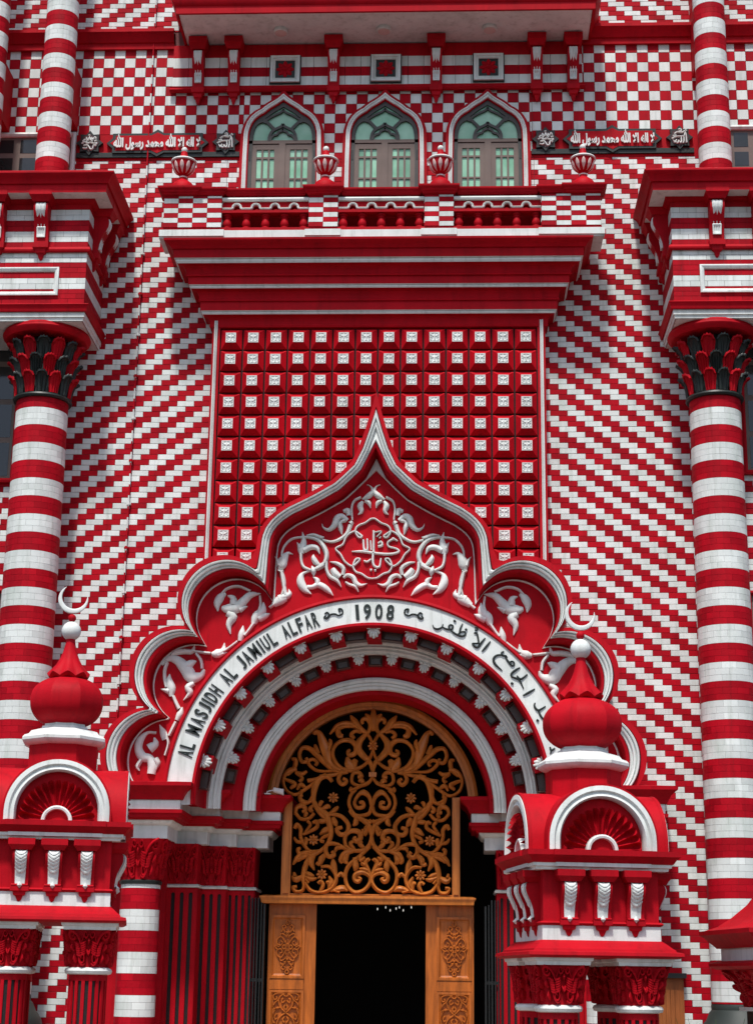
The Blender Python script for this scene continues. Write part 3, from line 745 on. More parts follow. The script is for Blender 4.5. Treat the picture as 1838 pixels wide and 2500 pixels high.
# ------------------------------------------------------------------ side towers: entablature boxes
YX = -1.1
def tower(side):
    if side < 0: xa, xb = -9.0, X(212, 640, YX)
    else: xa, xb = X(1641, 630, YX), 9.0
    sx = 100 if side < 0 else 1720
    dy = 0 if side < 0 else -7
    def zt(y, o=0.0): return Z(sx, y+dy, YX-o)
    root = MB(); root.box(xa+.01, xb-.01, YX+.01, .003, zt(783), zt(470, .05)); body = root.build('entablature', MORTAR, mosque, smooth=0)
    bands = [(488,512,0),(512.5,538.5,1),(538.5,565,0),(565,591,1),(591,603,0),(617,641,1),(641,679,0),(679,706,1),(706,741,0)]
    for ya, yb_, wq in bands:
        z1_, z0_ = zt(ya), zt(yb_)
        nco = max(1, round((z1_-z0_)/.073)); hc = (z1_-z0_)/nco
        mb = MB()
        for c in range(nco):
            off = (c % 2)*.11
            # front
            xq = xb if side < 0 else xa
            L = .225; k = 0; xcur = 0-off
            while xcur < 3.6:
                u0, u1 = max(xcur, 0), min(xcur+L, 3.6)
                if u1-u0 > .01:
                    if side < 0: mb.box(xb-u1+.002, xb-u0-(.002 if u0 else 0), YX+rng.uniform(-.001,.001), YX+.03, z0_+c*hc+.0025, z0_+(c+1)*hc-.0025)
                    else: mb.box(xa+u0+(.002 if u0 else 0), xa+u1-.002, YX+rng.uniform(-.001,.001), YX+.03, z0_+c*hc+.0025, z0_+(c+1)*hc-.0025)
                xcur += L
            ycur = YX+.031
            while ycur < -.01:
                y1_ = min(ycur+L, 0)
                if side < 0: mb.box(xb-.03, xb+rng.uniform(-.001,.001), ycur, y1_-.004, z0_+c*hc+.0025, z0_+(c+1)*hc-.0025)
                else: mb.box(xa+rng.uniform(-.001,.001), xa+.03, ycur, y1_-.004, z0_+c*hc+.0025, z0_+(c+1)*hc-.0025)
                ycur += L
        mb.build('entablature_band', WHITEB if wq else REDB, body, smooth=0)
    for nm, m, prof in (('string_moulding', RED, ((617,-.01),(616.5,.03),(612,.05),(608,.055),(605,.04),(603,.035),(602.8,-.01))),
                        ('string_moulding', RED, ((761.5,-.01),(761,.045),(757,.055),(750,.06),(745,.075),(742,.085),(741,.08),(740.6,-.01))),
                        ('architrave', WHITE, ((784,-.02),(783.6,.0),(775,.004),(774,.02),(762,.022),(761.6,-.02))),
                        ('bed_moulding', RED, ((513,-.01),(512,.004),(500,.01),(494,.05),(486,.08),(478,.09),(470,.09),(469.5,-.01))),
                        ('cornice', RED, ((470.2,.24),(470,.27),(450,.275),(448,.30),(446,.305),(440,.315),(430,.345),(424,.375),(421,.385),(417.5,.385),(416,.0)))):
        mb = MB(); mb.grid(sweep(xa, xb, YX, .004, [(o, zt(y, o)) for y, o in prof]), 0, closed=True, cap0=(nm != 'cornice'), cap1=True); mb.build(nm, m, body)
    mb = MB(); so = .268; mb.box(xa-so, xb+so, YX-so, .004, zt(470.2,.27), zt(470.2,.27)+.04); mb.build('cornice_soffit', WHITE, body, smooth=0)
    # underside
    mb = MB(); mb.box(xa+.02, xb-.02, YX+.02, .003, zt(783.8)-.003, zt(783)-.002+.02); mb.build('underside', WHITE, body, smooth=0)
    ztop = zt(476, .05); Hc = ztop-zt(598)
    fx = [X(109, 520, YX), X(2, 520, YX)] if side < 0 else [X(1744.5, 520, YX), X(1850, 520, YX)]
    for x_ in fx: corbel(mosque, (x_, YX, ztop), (1,0,0), (0,-1,0), .155, Hc, .21)
    for y_ in (-.72, -.22):
        if side < 0: corbel(mosque, (xb, y_, ztop), (0,1,0), (1,0,0), .155, Hc, .21)
        else: corbel(mosque, (xa, y_, ztop), (0,1,0), (-1,0,0), .155, Hc, .21)
    # sunk panel with white frame
    if side < 0: q0, q1 = X(-120, 690, YX), X(144, 690, YX)
    else: q0, q1 = X(1707.7, 680, YX), X(1990, 680, YX)
    z0_, z1_ = zt(722), zt(654)
    mb = MB(); rows = []
    for ins, y in ((0, -.001), (0, -.03), (.02, -.035), (.05, -.02), (.07, .012), (.07, -.001)):
        rows.append([(q0+ins, YX+y, z0_+ins), (q1-ins, YX+y, z0_+ins), (q1-ins, YX+y, z1_-ins), (q0+ins, YX+y, z1_-ins)])
    mb.grid(rows, 0, closed=True); mb.build('panel_frame', WHITE, body, smooth=20)
    mb = MB(); mb.box(q0+.07, q1-.07, YX-.004, YX-.0015, zt(688.5), zt(701)) if False else None
    return xa, xb, zt(417), zt(783.8)
TL = tower(-1); TR = tower(1)

# ------------------------------------------------------------------ striped columns
def bands_column(parent, name, x, y, r0, r1, zbot, ztop, period, zphase, n=12, bands_from_white=True):
    """core + one ring object per painted band; each band three courses of curved bricks"""
    mb = MB(); mb.lathe([(r0-.008, zbot), (r1-.008, ztop)], x, y, 0, 32); core = mb.build(name, MORTAR, parent)
    bh = period/2; k0 = math.floor((zbot-zphase)/bh); k1 = math.ceil((ztop-zphase)/bh)
    for k in range(k0, k1):
        z0_, z1_ = max(zphase+k*bh, zbot), min(zphase+(k+1)*bh, ztop)
        if z1_-z0_ < .01: continue
        white = k % 2 == 0
        mb = MB(); nco = 3; hc = bh/nco
        for c in range(nco):
            za, zb_ = zphase+k*bh+c*hc, zphase+k*bh+(c+1)*hc
            za, zb_ = max(za, z0_), min(zb_, z1_)
            if zb_-za < .01: continue
            rr = r0+(r1-r0)*((za+zb_)/2-zbot)/(ztop-zbot)
            for j in range(n):
                a0_ = 2*math.pi*(j+.5*((c+k*3) % 2))/n+.2; a1_ = a0_+2*math.pi/n
                g = .0010/rr; e = rng.uniform(-.0008, .0008); sg = 4
                vv = []
                for q in range(sg+1):
                    a = a0_+g+(a1_-a0_-2*g)*q/sg
                    for rad, z in ((rr-.01, za+.0014), (rr+e, za+.0014), (rr+e, zb_-.0014), (rr-.01, zb_-.0014)):
                        vv.append([x+rad*math.cos(a), y+rad*math.sin(a), z])
                mb.grid([vv[q*4:(q+1)*4] for q in range(sg+1)], 0, cap0=True, cap1=True)
        mb.build('column_band', WHITEB if white else REDB, core, smooth=30)
    return core
def main_column(px, Yc, side):
    rpx = 64.0; c = U(px, 1240, Yc); s = (Z(px, 1190, Yc)-Z(px, 1290, Yc))/100
    r = abs(X(px+rpx, 1240, Yc)-c.x)
    yt = 955 if side < 0 else 951
    ztop = Z(px, yt, Yc-r); zbot = Z(1770, 2452, Yc-r)
    # white band measured: centre front
    if side < 0: wa, wb = Z(px+5, b1(0,1045)[1], Yc-r), Z(px-20, b1(0,1505)[1], Yc-r)
    else: wa, wb = Z(px-5, b3(0,1045)[1], Yc-r), Z(px+10, b3(0,1505)[1], Yc-r)
    period = (wa-wb)/2
    core = bands_column(mosque, 'column', c.x, c.y, r*1.035, r*.985, zbot, ztop, period, wa-period/2)
    # capital
    zc0 = ztop; zc1 = Z(px, 806 if side < 0 else 800, Yc-.5)
    Hc = zc1-zc0; ra, rb = r*1.0, .425
    def rad(v): return ra*.96+(rb-ra)*(v**1.6)
    mb = MB(); mb.lathe([(rad(k/12), zc0+Hc*k/12) for k in range(11)]+[(rad(.83)*.8, zc0+Hc)], c.x, c.y, 0, 32); mb.build('capital_bell', BLACK, core)
    mb = MB(); mb.lathe([(ra*.98, zc0-.07), (ra+.03, zc0-.065), (ra+.045, zc0-.04), (ra+.035, zc0-.015), (ra*.98, zc0-.005)], c.x, c.y, 0, 36); mb.build('capital_collar', BLACK, core)
    mb = MB(); mb.lathe([(.44, zc1-.02), (.55, zc1-.01), (.59, zc1+.03), (.60, zc1+.06), (.585, zc1+.085), (.585, zc1+.10), (.56, zc1+.13), (.40, zc1+.135)], c.x, c.y, 0, 40); mb.build('abacus', RED, core)
    n = 14
    for tier in range(3):
        v0, v1 = tier*.285, tier*.285+.34
        for j in range(n):
            a0_ = 2*math.pi*(j+.5*(tier % 2))/n-.06
            hw = math.pi/n*.97
            mb = MB(); rows = []
            seq = [(0, 0, .015), (.15, 0, .02), (.35, 0, .026), (.55, 0, .034), (.72, 0, .048), (.86, 0, .07), (.95, 0, .092), (1.0, 0, .112), (.97, 0, .124), (.90, 0, .122), (.88, 0, .10)]
            wids = [.80, .84, .90, .97, 1.0, 1.0, .97, .92, .86, .78, .70]
            for i, ((t, _, out), wq) in enumerate(zip(seq, wids)):
                v = v0+(v1-v0)*t; row = []
                for q in range(11):
                    s_ = -1+q/5
                    rel = (.020*(1-s_*s_)+.011*math.cos(s_*math.pi*(4+tier)))*(1 if i < 6 else .6)
                    top_ = max(0, (t-.55)/.45)
                    rr = rad(min(1, v))+out*(1-.45*s_*s_*top_)+rel
                    zz = zc0+Hc*(v-.075*s_*s_*s_*s_*top_+(.010*math.cos(s_*math.pi*5) if i in (6, 7, 8) else 0))
                    row.append((c.x+rr*math.cos(a0_+s_*hw*wq), c.y+rr*math.sin(a0_+s_*hw*wq), zz))
                rows.append(row)
            mb.grid(rows)
            mb.build('capital_leaf', RED if (j+tier) % 2 == 0 else BLACK, core, smooth=60)
    # base
    mb = MB(); mb.lathe([(r*1.0, zbot+.01), (r*1.05, zbot-.02), (r*1.04, zbot-.07), (r*1.12, zbot-.10), (r*1.25, zbot-.20), (r*1.32, zbot-.22), (r*1.45, zbot-.30), (r*1.5, zbot-.38), (r*1.45, zbot-.45)], c.x, c.y, 0, 36); mb.build('column_base', GREY, core)
    mb = MB(); mb.box(c.x-r*1.6, c.x+r*1.6, c.y-r*1.6, 0.0, 0, zbot-.45); mb.build('pedestal', GREY, core, smooth=0)
main_column(87, -.55, -1); main_column(1755, -.55, 1)
def upper_column(px, py, wtop, wbot, ztop_tower):
    Yc = -.62; c = U(px, py, Yc); r = abs(X(px+38.5, py, Yc)-c.x)
    z1_, z0_ = Z(px, wtop, Yc-r), Z(px, wbot, Yc-r); period = (z1_-z0_)
    bands_column(mosque, 'upper_column', c.x, c.y, r*1.02, r*.97, ztop_tower-.02, TOPZ, period, z1_-period/2, n=9)
    return c.x, r
UC1 = upper_column(145, 160, a1(0,152)[1], a1(0,340)[1], TL[2])
UC0 = upper_column(-24, 160, a1(0,-40)[1]+12, a1(0,150)[1]+12, TL[2])
UC2 = upper_column(1733, 120, a3(0,108)[1], a3(0,308)[1], TR[2])
# fins tying the upper columns to the wall
for (x_, r_), (ya, yb_) in ((UC1, (165, 297)), (UC0, (165, 300)), (UC2, (20, 164))):
    mb = MB(); mb.box(x_-r_*.8, x_+r_*.8, -.62, .002, Z(170 if x_ < 0 else 1690, yb_, -.3), Z(170 if x_ < 0 else 1690, ya, -.3)+(1.0 if x_ > 0 else 0)); mb.build('column_tie', RED, mosque, smooth=0)
# dark windows beside the upper columns and behind the great columns
def side_window(name, x0_, x1_, z0_, z1_, nx, nz, border=WHITE):
    mb = MB(); mb.box(x0_, x1_, -.02, .004, z0_, z1_); o = mb.build(name, FRAME, mosque, smooth=0)
    mb = MB(); rows = []
    for ins, y in ((-.06, -.002), (-.06, -.07), (-.03, -.08), (0, -.06), (0, -.02)):
        rows.append([(x0_+ins, y, z0_+ins), (x1_-ins, y, z0_+ins), (x1_-ins, y, z1_-ins), (x0_+ins, y, z1_-ins)])
    mb.grid(rows, 0, closed=True); mb.build('window_surround', border, o, smooth=20)
    w = (x1_-x0_)/nx; h = (z1_-z0_)/nz
    for i in range(nx):
        for j in range(nz):
            pm = MB(); pm.box(x0_+i*w+.05, x0_+(i+1)*w-.05, -.024, -.0205, z0_+j*h+.04, z0_+(j+1)*h-.04); pm.build('pane', GLASSD, o, smooth=0)
side_window('upper_side_window', X(-90,370,0), X(176,370,0), Z(60,470,0), Z(60,338,0), 4, 3)
side_window('upper_side_window', X(1782,370,0), X(1990,370,0), Z(1800,460,0), Z(1800,320,0), 4, 3)
side_window('tall_side_window', X(-160,1000,0), X(40,1000,0), Z(20,1170,0), Z(20,800,0), 2, 4, RED)
side_window('tall_side_window', X(1816,1000,0), X(1990,1000,0), Z(1830,1150,0), Z(1830,800,0), 2, 4, RED)
side_window('tall_side_window', X(1833,1500,0), X(1990,1500,0), Z(1830,1570,0), Z(1830,1455,0), 2, 1, RED)
side_window('tall_side_window', X(-170,1500,0), X(5,1500,0), Z(10,1680,0), Z(10,1450,0), 2, 2, RED)

# ------------------------------------------------------------------ portal: multifoil surround
YF = -1.10
PC = U(905, 1953, YF); XC, ZC = PC.x, PC.z
SPX = (X(1009, 1700, YF)-X(909, 1700, YF))/100
lobes = [(U(543,1461,YF), 112*SPX), (U(427,1637,YF), 113*SPX), (U(358,1840,YF), 114*SPX)]
OG = [(911,956),(905,978),(897,1005),(884,1047),(868,1092),(848.5,1130),(823,1153.7),(802.7,1172),(768.8,1191),(748.5,1202),(720,1216),(690.8,1230),(665.4,1247),(648.5,1262),(633,1282),(622,1308),(617,1341)]
ogm = [np.array((X(*q,YF), Z(*q,YF))) for q in OG]; _sh = XC-ogm[0][0]; ogm = [q+np.array((_sh, 0)) for q in ogm]
def ray_poly(th, poly):
    d = np.array((math.cos(th), math.sin(th))); best = 0
    for i in range(len(poly)):
        a = poly[i]; b = poly[(i+1) % len(poly)]; e = b-a
        den = d[0]*e[1]-d[1]*e[0]
        if abs(den) < 1e-12: continue
        w = a-np.array((XC, ZC)); t = (w[0]*e[1]-w[1]*e[0])/den; s_ = (w[0]*d[1]-w[1]*d[0])/den
        if t > 0 and -1e-6 <= s_ <= 1+1e-6: best = max(best, t)
    return best
NTH = 170
THS = [math.pi/2+(R(177)-math.pi/2)*(i/NTH)**1.0 for i in range(NTH+1)]
THS = sorted(set(THS+[math.pi/2+R(k*.12) for k in range(1, 16)]))
_cc = {}
def contour(tpx):
    if tpx in _cc: return _cc[tpx]
    t = tpx*SPX; c = np.array((XC, ZC))
    discs = []
    for L_, r_ in lobes:
        q = np.array((L_.x, L_.z)); v = c-q; n_ = np.linalg.norm(v)
        discs.append((q+v/n_*.8*t, r_-.2*t))
    P = []; to = max(0.0, .8*t-1.5*SPX)
    for i, p in enumerate(ogm):
        a = ogm[max(i-1, 0)]; b = ogm[min(i+1, len(ogm)-1)]; d = b-a; d = d/np.linalg.norm(d)
        n_ = np.array((-d[1], d[0]))            # inward for a path running down the left side
        if n_[0] < 0: n_ = -n_ if abs(n_[0]) > abs(n_[1]) else n_
        if n_[1] > 0: n_ = -n_ if n_[0] < 0 else n_
        P.append(p+n_*to)
    P = [p for p in P if p[0] < XC-1e-4]
    d = P[1]-P[0]; k = (XC-P[0][0])/(-d[0]) if abs(d[0]) > 1e-9 else 0
    ap = P[0]-d*k if t > 0 else ogm[0]
    poly = [np.array((XC, ap[1]))]+P+[np.array((XC+(678*SPX-1.9*t)*math.cos(R(116.7)), ZC+(678*SPX-1.9*t)*math.sin(R(116.7)))), np.array((XC-.25, ZC+.4)), np.array((XC, ZC+.4))]
    out = []
    for th in THS:
        dd = np.array((math.cos(th), math.sin(th))); r_ = 2.0
        for q, rr in discs:
            w = c-q; bq = w.dot(dd); cq = w.dot(w)-rr*rr; disc = bq*bq-cq
            if disc > 0: r_ = max(r_, -bq+math.sqrt(disc))
        r_ = max(r_, ray_poly(th, poly))
        if R(112.5) < th < R(119.5): r_ = max(r_, 672*SPX-1.9*t)
        out.append((XC+dd[0]*r_, ZC+dd[1]*r_))
    # exact apex
    out[0] = (XC, ap[1])
    _cc[tpx] = out
    return out
def both(half): return [(2*XC-x, z) for x, z in reversed(half[1:])]+list(half)
def foil(name, m, seq, parent, smooth=34):
    mb = MB(); mb.grid([[(x, y, z) for x, z in both(contour(t))] for t, y in seq]); return mb.build(name, m, parent, smooth=smooth)
YP = -.82      # tympanum plane
surround = foil('portal_surround', RED, ((0, .005), (0, YF), (14, YF), (14.5, YF+.06)), mosque)
foil('white_moulding', WHITE, ((16, YF+.06), (17, YF-.02), (19.5, YF-.05), (23, YF-.045), (25, YF-.005), (28, YF-.035), (32, YF-.025), (34, YF+.015), (38, YF-.0), (40, YF+.01), (41, YF+.06)), surround)
foil('inner_reveal', RED, ((40.5, YF+.06), (42, YF+.012), (49, YF+.03), (51, YF+.06), (53, YP+.001)), surround)
foil('tympanum_bead', WHITE, ((58, YP+.002), (58.5, YP-.02), (60.5, YP-.03), (62.5, YP-.02), (63, YP+.002)), surround)
def ztopR(y, Y): return Z(909.5, y, Y)-ZC
RB_out = ztopR(1456, YF)
mb = MB(); cI = both(contour(51))
def circ_at(x, z, r_):
    a = math.atan2(z-ZC, x-XC); return (XC+r_*math.cos(a), ZC+r_*math.sin(a))
mb.grid([[(x, YP, z) for x, z in cI], [(*circ_at(x, z, RB_out-.05)[:1], YP, circ_at(x, z, RB_out-.05)[1]) for x, z in cI]])
tymp = mb.build('tympanum', RED, mosque, smooth=0)

# ------------------------------------------------------------------ arch rings
NA = 96
AS = [math.pi*(-.01+1.02*i/NA) for i in range(NA+1)]
def ring(name, m, seq, parent, smooth=34):
    mb = MB(); mb.grid([[(XC+r_*math.cos(a), y, ZC+r_*math.sin(a)) for a in AS] for r_, y in seq]); return mb.build(name, m, parent, smooth=smooth)
YB1, YB2, YB3 = -1.04, -.46, -.10
rA = ztopR(1461, YB1); rB = ztopR(1521.5, YB1)
band = ring('inscription_band', WHITE, ((rA, YP+.01), (rA, YB1), (rB, YB1), (rB-.001, YB1+.05)), mosque, smooth=25)
ring('band_edge', RED, ((rA+.045, YP+.01), (rA+.045, YB1-.02), (rA+.012, YB1-.03), (rA-.004, YB1-.02), (rA-.004, YB1+.01)), band)
ring('band_edge', RED, ((rB+.006, YB1+.01), (rB+.006, YB1-.02), (rB-.03, YB1-.02), (rB-.035, YB1+.0), (rB-.05, YB1+.02), (rB-.05, YB1+.08)), band)
r1o, r1i = rB-.05, ztopR(1566, YB2)
cone1 = ring('coffered_arch', RED, ((r1o+.03, YB1+.05), (r1o, YB1+.08), (r1o-.005, YB1+.32), (r1i+.03, YB2-.06), (r1i+.0, YB2-.05)), mosque)
r2o, r2i = r1i, ztopR(1596, YB2)
ringw = ring('white_arch_ring', WHITE, ((r2o+.02, YB2+.02), (r2o+.005, YB2-.05), (r2o-.025, YB2-.075), (r2o-.05, YB2-.06), (r2o-.06, YB2-.03), (r2o-.085, YB2-.045), (r2o-.10, YB2-.025), (r2i+.03, YB2-.03), (r2i+.02, YB2-.01), (r2i, YB2), (r2i-.002, YB2+.08)), mosque)
r3o, r3i = r2i, ztopR(1634, YB3)
cone2 = ring('coffered_arch', RED, ((r3o+.02, YB2+.05), (r3o-.002, YB2+.08), (r3o-.004, YB2+.2), (r3i+.0, YB3-.12), (r3i-.01, YB3-.10), (r3i-.03, YB3-.08), (ztopR(1654, YB3), YB3-.02), (ztopR(1656.5, YB3), YB3-.0)), mosque)
r4o, r4i = ztopR(1656, YB3), ztopR(1685, YB3)
wd = r4o-r4i
ring('white_arch_ring', WHITE, ((r4o+.02, YB3+.03), (r4o, YB3-.05), (r4o-.03, YB3-.06), (r4o-.06, YB3-.05), (r4o-.066, YB3-.03), (r4o-.072, YB3-.045), (r4o-.10, YB3-.04), (r4o-.106, YB3-.02), (r4o-.112, YB3-.03), (r4i+.01, YB3-.02), (r4i, YB3+.04)), mosque)
ring('arch_reveal', RED, ((r4i+.002, YB3+.03), (r4i-.005, YB3+.05), (r4i-.05, YB3+.07), (r4i-.055, YB3+.56)), mosque)
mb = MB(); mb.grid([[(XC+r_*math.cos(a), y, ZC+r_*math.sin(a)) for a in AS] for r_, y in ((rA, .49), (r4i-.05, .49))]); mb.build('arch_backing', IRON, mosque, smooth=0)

def arr(objs, angs):
    """rotate a set of meshes built at the crown round the arch axis"""
    for a in angs:
        base = None
        for nm, me, par in objs:
            o = link(nm, me, base if base is not None else par)
            if base is None: o.location = (XC, 0, ZC); o.rotation_euler.y = a; base = o
def tmpmesh(mb, name, m, smooth=34):
    o = mb.build(name, m, None, smooth=smooth); me = o.data; bpy.data.objects.remove(o); return me
def modillion_set(rm, Yb, w, h, dep, capdepth):
    """built at the crown, local z = radius"""
    blk = MB(); blk.box(-w*.62, w*.62, Yb-dep, Yb+.25, rm-h*.62, rm+h*.55)
    rows = [[(-w*s, Yb-d, z), (w*s, Yb-d, z), (w*s, Yb+.2, z), (-w*s, Yb+.2, z)] for s, d, z in ((.62, dep, rm+h*.5), (.8, dep+.02, rm+h*.56), (.95, dep+.05, rm+h*.72), (.95, dep+.05, rm+h*.85))]
    blk.grid(rows, 0, closed=True, cap0=True, cap1=True)
    wm = MB(); M = lambda u, v, q: (u, Yb-dep-q, rm+v)
    # bolster
    n = 8
    for xa, xb, r_ in ((-.62, -.2, .20), (-.2, .2, .15), (.2, .62, .20)):
        rows = []
        for f, k in ((0, .6), (.15, 1), (.85, 1), (1, .6)):
            rows.append([(w*(xa+(xb-xa)*f), Yb-dep-.045+h*r_*k*math.cos(q*2*math.pi/n), rm+h*.34+h*r_*k*math.sin(q*2*math.pi/n)) for q in range(n)])
        wm.grid(rows, 0, closed=True, cap0=True, cap1=True)
    for a in (-62, -32, 0, 32, 62):
        s_, c_ = math.sin(R(a)), math.cos(R(a))
        stroke(wm, [(0, .26*h, w*.10), (s_*w*.36, h*(.22-.45*c_), w*.20), (s_*w*.56, h*(.2-.82*c_), w*.08)], M, .055, 3)
    return [('modillion_block', tmpmesh(blk, 'modillion_block', RED), None), ('modillion', tmpmesh(wm, 'modillion', WHITE), None)]
COF = mat('dark_brown_gloss_paint', (.075, .045, .040), .3, .1, .05)
def coffer_mesh(rm, Yb, w, h, dep):
    mb = MB(); rows = []
    for s, y in ((1, .06), (1, -dep), (.88, -dep-.012), (.66, -dep*.4), (.60, -dep*.35), (.55, .01)):
        kx = w*s if s > .9 else w-(1-s)*h
        rows.append([(sx*kx, Yb+y, rm+sz*h*s) for sx, sz in ((-1,-1),(1,-1),(1,1),(-1,1))])
    mb.grid(rows, 0, closed=True, cap1=True)
    return tmpmesh(mb, 'coffer', COF, 20)
def par(objs, p): return [(n_, m_, p) for n_, m_, q in objs]
st1 = R(12.85); rm1 = (r1o+r1i)/2; ym1 = YB1+.30
arr(par(modillion_set(rm1+.005, ym1, .150, .150, .17, .05), cone1), [k*st1 for k in range(-6, 7)])
cm = coffer_mesh(rm1-.016, ym1-.03, .138, .080, .05)
arr([('coffer', cm, cone1)], [(k+.5)*st1 for k in range(-6, 6)]+[-6.42*st1, 6.42*st1])
st2 = R(13.1); rm2 = (r3o+r3i)/2+.01; ym2 = YB2+.18
arr(par(modillion_set(rm2+.005, ym2, .128, .130, .12, .05), cone2), [(k+.5)*st2 for k in range(-6, 6)])
cm = coffer_mesh(rm2-.010, ym2-.03, .090, .068, .05)
arr([('coffer', cm, cone2)], [k*st2 for k in range(-6, 7)])

# ------------------------------------------------------------------ lettering
_gl = {}
def glyph(ch, off=.02):
    if ch in _gl: return _gl[ch]
    c = bpy.data.curves.new('g', 'FONT'); c.body = ch; c.offset = off; c.extrude = .5; c.resolution_u = 4
    o = bpy.data.objects.new('g', c); col.objects.link(o); bpy.context.view_layer.update()
    me = bpy.data.meshes.new_from_object(o.evaluated_get(bpy.context.evaluated_depsgraph_get()))
    bpy.data.objects.remove(o)
    vs_ = np.array([v.co[:] for v in me.vertices]); fs = [tuple(p.vertices) for p in me.polygons]
    bpy.data.meshes.remove(me)
    _gl[ch] = (vs_, fs); return _gl[ch]
def arc_text(text, a_start, a_end, r_base, hgt, parent, widths=None, squeeze=.75):
    W = [({'I': .52, 'M': 1.35, ' ': .85, 'J': .9, '1': .75}.get(ch, 1.0)) for ch in text]
    tot = sum(W); cur = a_start; k = (a_end-a_start)/tot
    for ch, w in zip(text, W):
        mid = cur+k*w/2; cur += k*w
        if ch == ' ': continue
        vs_, fs = glyph(ch)
        mn, mx = vs_.min(0), vs_.max(0); aw = abs(k)*w*r_base*squeeze
        if ch == 'I': aw *= .62
        if ch == '1': aw *= .62
        out = []
        for v in vs_:
            u = ((v[0]-mn[0])/(mx[0]-mn[0])-.5)*aw; vv = r_base+(v[1]-mn[1])/(mx[1]-mn[1])*hgt; d = YB1-.001-(v[2]+.5)*.013
            out.append((XC+vv*math.sin(mid)+u*math.cos(mid), d, ZC+vv*math.cos(mid)-u*math.sin(mid)))
        mb = MB(); mb.add(out, fs); mb.build('letter', BLACK, parent, smooth=0)
def r_at(y): return Z(909.5, y, YB1)-ZC
rb_ = r_at(1509); hg = r_at(1473)-rb_
arc_text('AL MASJIDH AL JAMIUL ALFAR', -R(77.6), -R(16.8), rb_, hg, band)
arc_text('1908', -R(6.3), R(6.9), r_at(1512), r_at(1475)-r_at(1512), band, squeeze=.68)
def trace(zf, pts, Y): return [(X(*zf(x, y), Y), Z(*zf(x, y), Y), w) for x, y, w in pts]
def wid(pts, w): return [(x, y, w) for x, y in pts]
Mb = plane_map(YB1-.001)
for s in (-1, 1):
    mb = MB()
    for pts in ([(520,700),(510,715),(530,720),(545,700),(530,680),(515,690)], [(525,718),(550,695),(580,690),(605,700),(630,685),(625,660),(605,658),(612,678)]):
        P = [(x, z, .011) for x, z, w in trace(c2, wid(pts, 1), YB1)]
        if s > 0: P = [(2*XC-x, z, w) for x, z, w in P]
        if s > 0:
            P = [(x, z, w) for x, z, w in P]
        stroke(mb, P, Mb, .02, 4)
    mb.build('flourish', BLACK, band)
AR = [[(72,392,4),(90,428,10),(130,440,13),(175,420,10),(188,385,6)],
      [(178,415,8),(230,440,12),(285,440,12),(300,405,10),(270,392,9),(252,415,9),(280,455,11),(330,495,13),(400,520,13),(440,500,11),(430,470,9),(385,475,9),(350,505,8)],
      [(408,378,6),(385,430,11),(372,490,10)], [(310,340,12),(330,358,12)], [(438,436,12),(456,452,12)],
      [(545,425,8),(575,430,9),(565,455,9),(545,445,7)], [(535,485,8),(565,485,12),(580,540,12),(592,610,9)],
      [(660,540,7),(620,590,13),(575,645,14),(530,622,12),(520,600,9),(560,600,9),(590,590,6)], [(718,578,7),(670,640,14),(625,690,9)],
      [(870,690,8),(845,705,11),(855,735,11),(890,740,11),(905,760,9)], [(880,735,8),(800,732,12),(755,770,14),(770,830,15),(850,905,6)],
      [(885,755,9),(920,805,13),(960,850,12),(985,835,11),(975,805,9),(945,805,9),(938,838,8)],
      [(1050,870,7),(1000,900,13),(955,940,13),(962,975,11),(1040,1010,13),(1090,1108,6)], [(1015,962,7),(1060,1000,13),(1132,948,7)], [(950,1040,13),(972,1056,13)],
      [(1215,1110,7),(1150,1150,14),(1085,1185,9)], [(1218,1265,7),(1212,1305,12),(1255,1350,14),(1335,1305,7)], [(1255,1350,10),(1280,1410,13),(1325,1465,10)], [(1236,1455,13),(1258,1470,13)],
      [(1350,1500,9),(1372,1580,12),(1385,1660,9)], [(1385,1760,9),(1400,1800,13),(1440,1775,9)], [(1400,1800,10),(1390,1835,8)]]
for pts in AR:
    mb = MB(); stroke(mb, [(x, z, w/4.589*SPX) for x, z, w in trace(t3, pts, YB1)], Mb, .022, 4); mb.build('letter', BLACK, band)

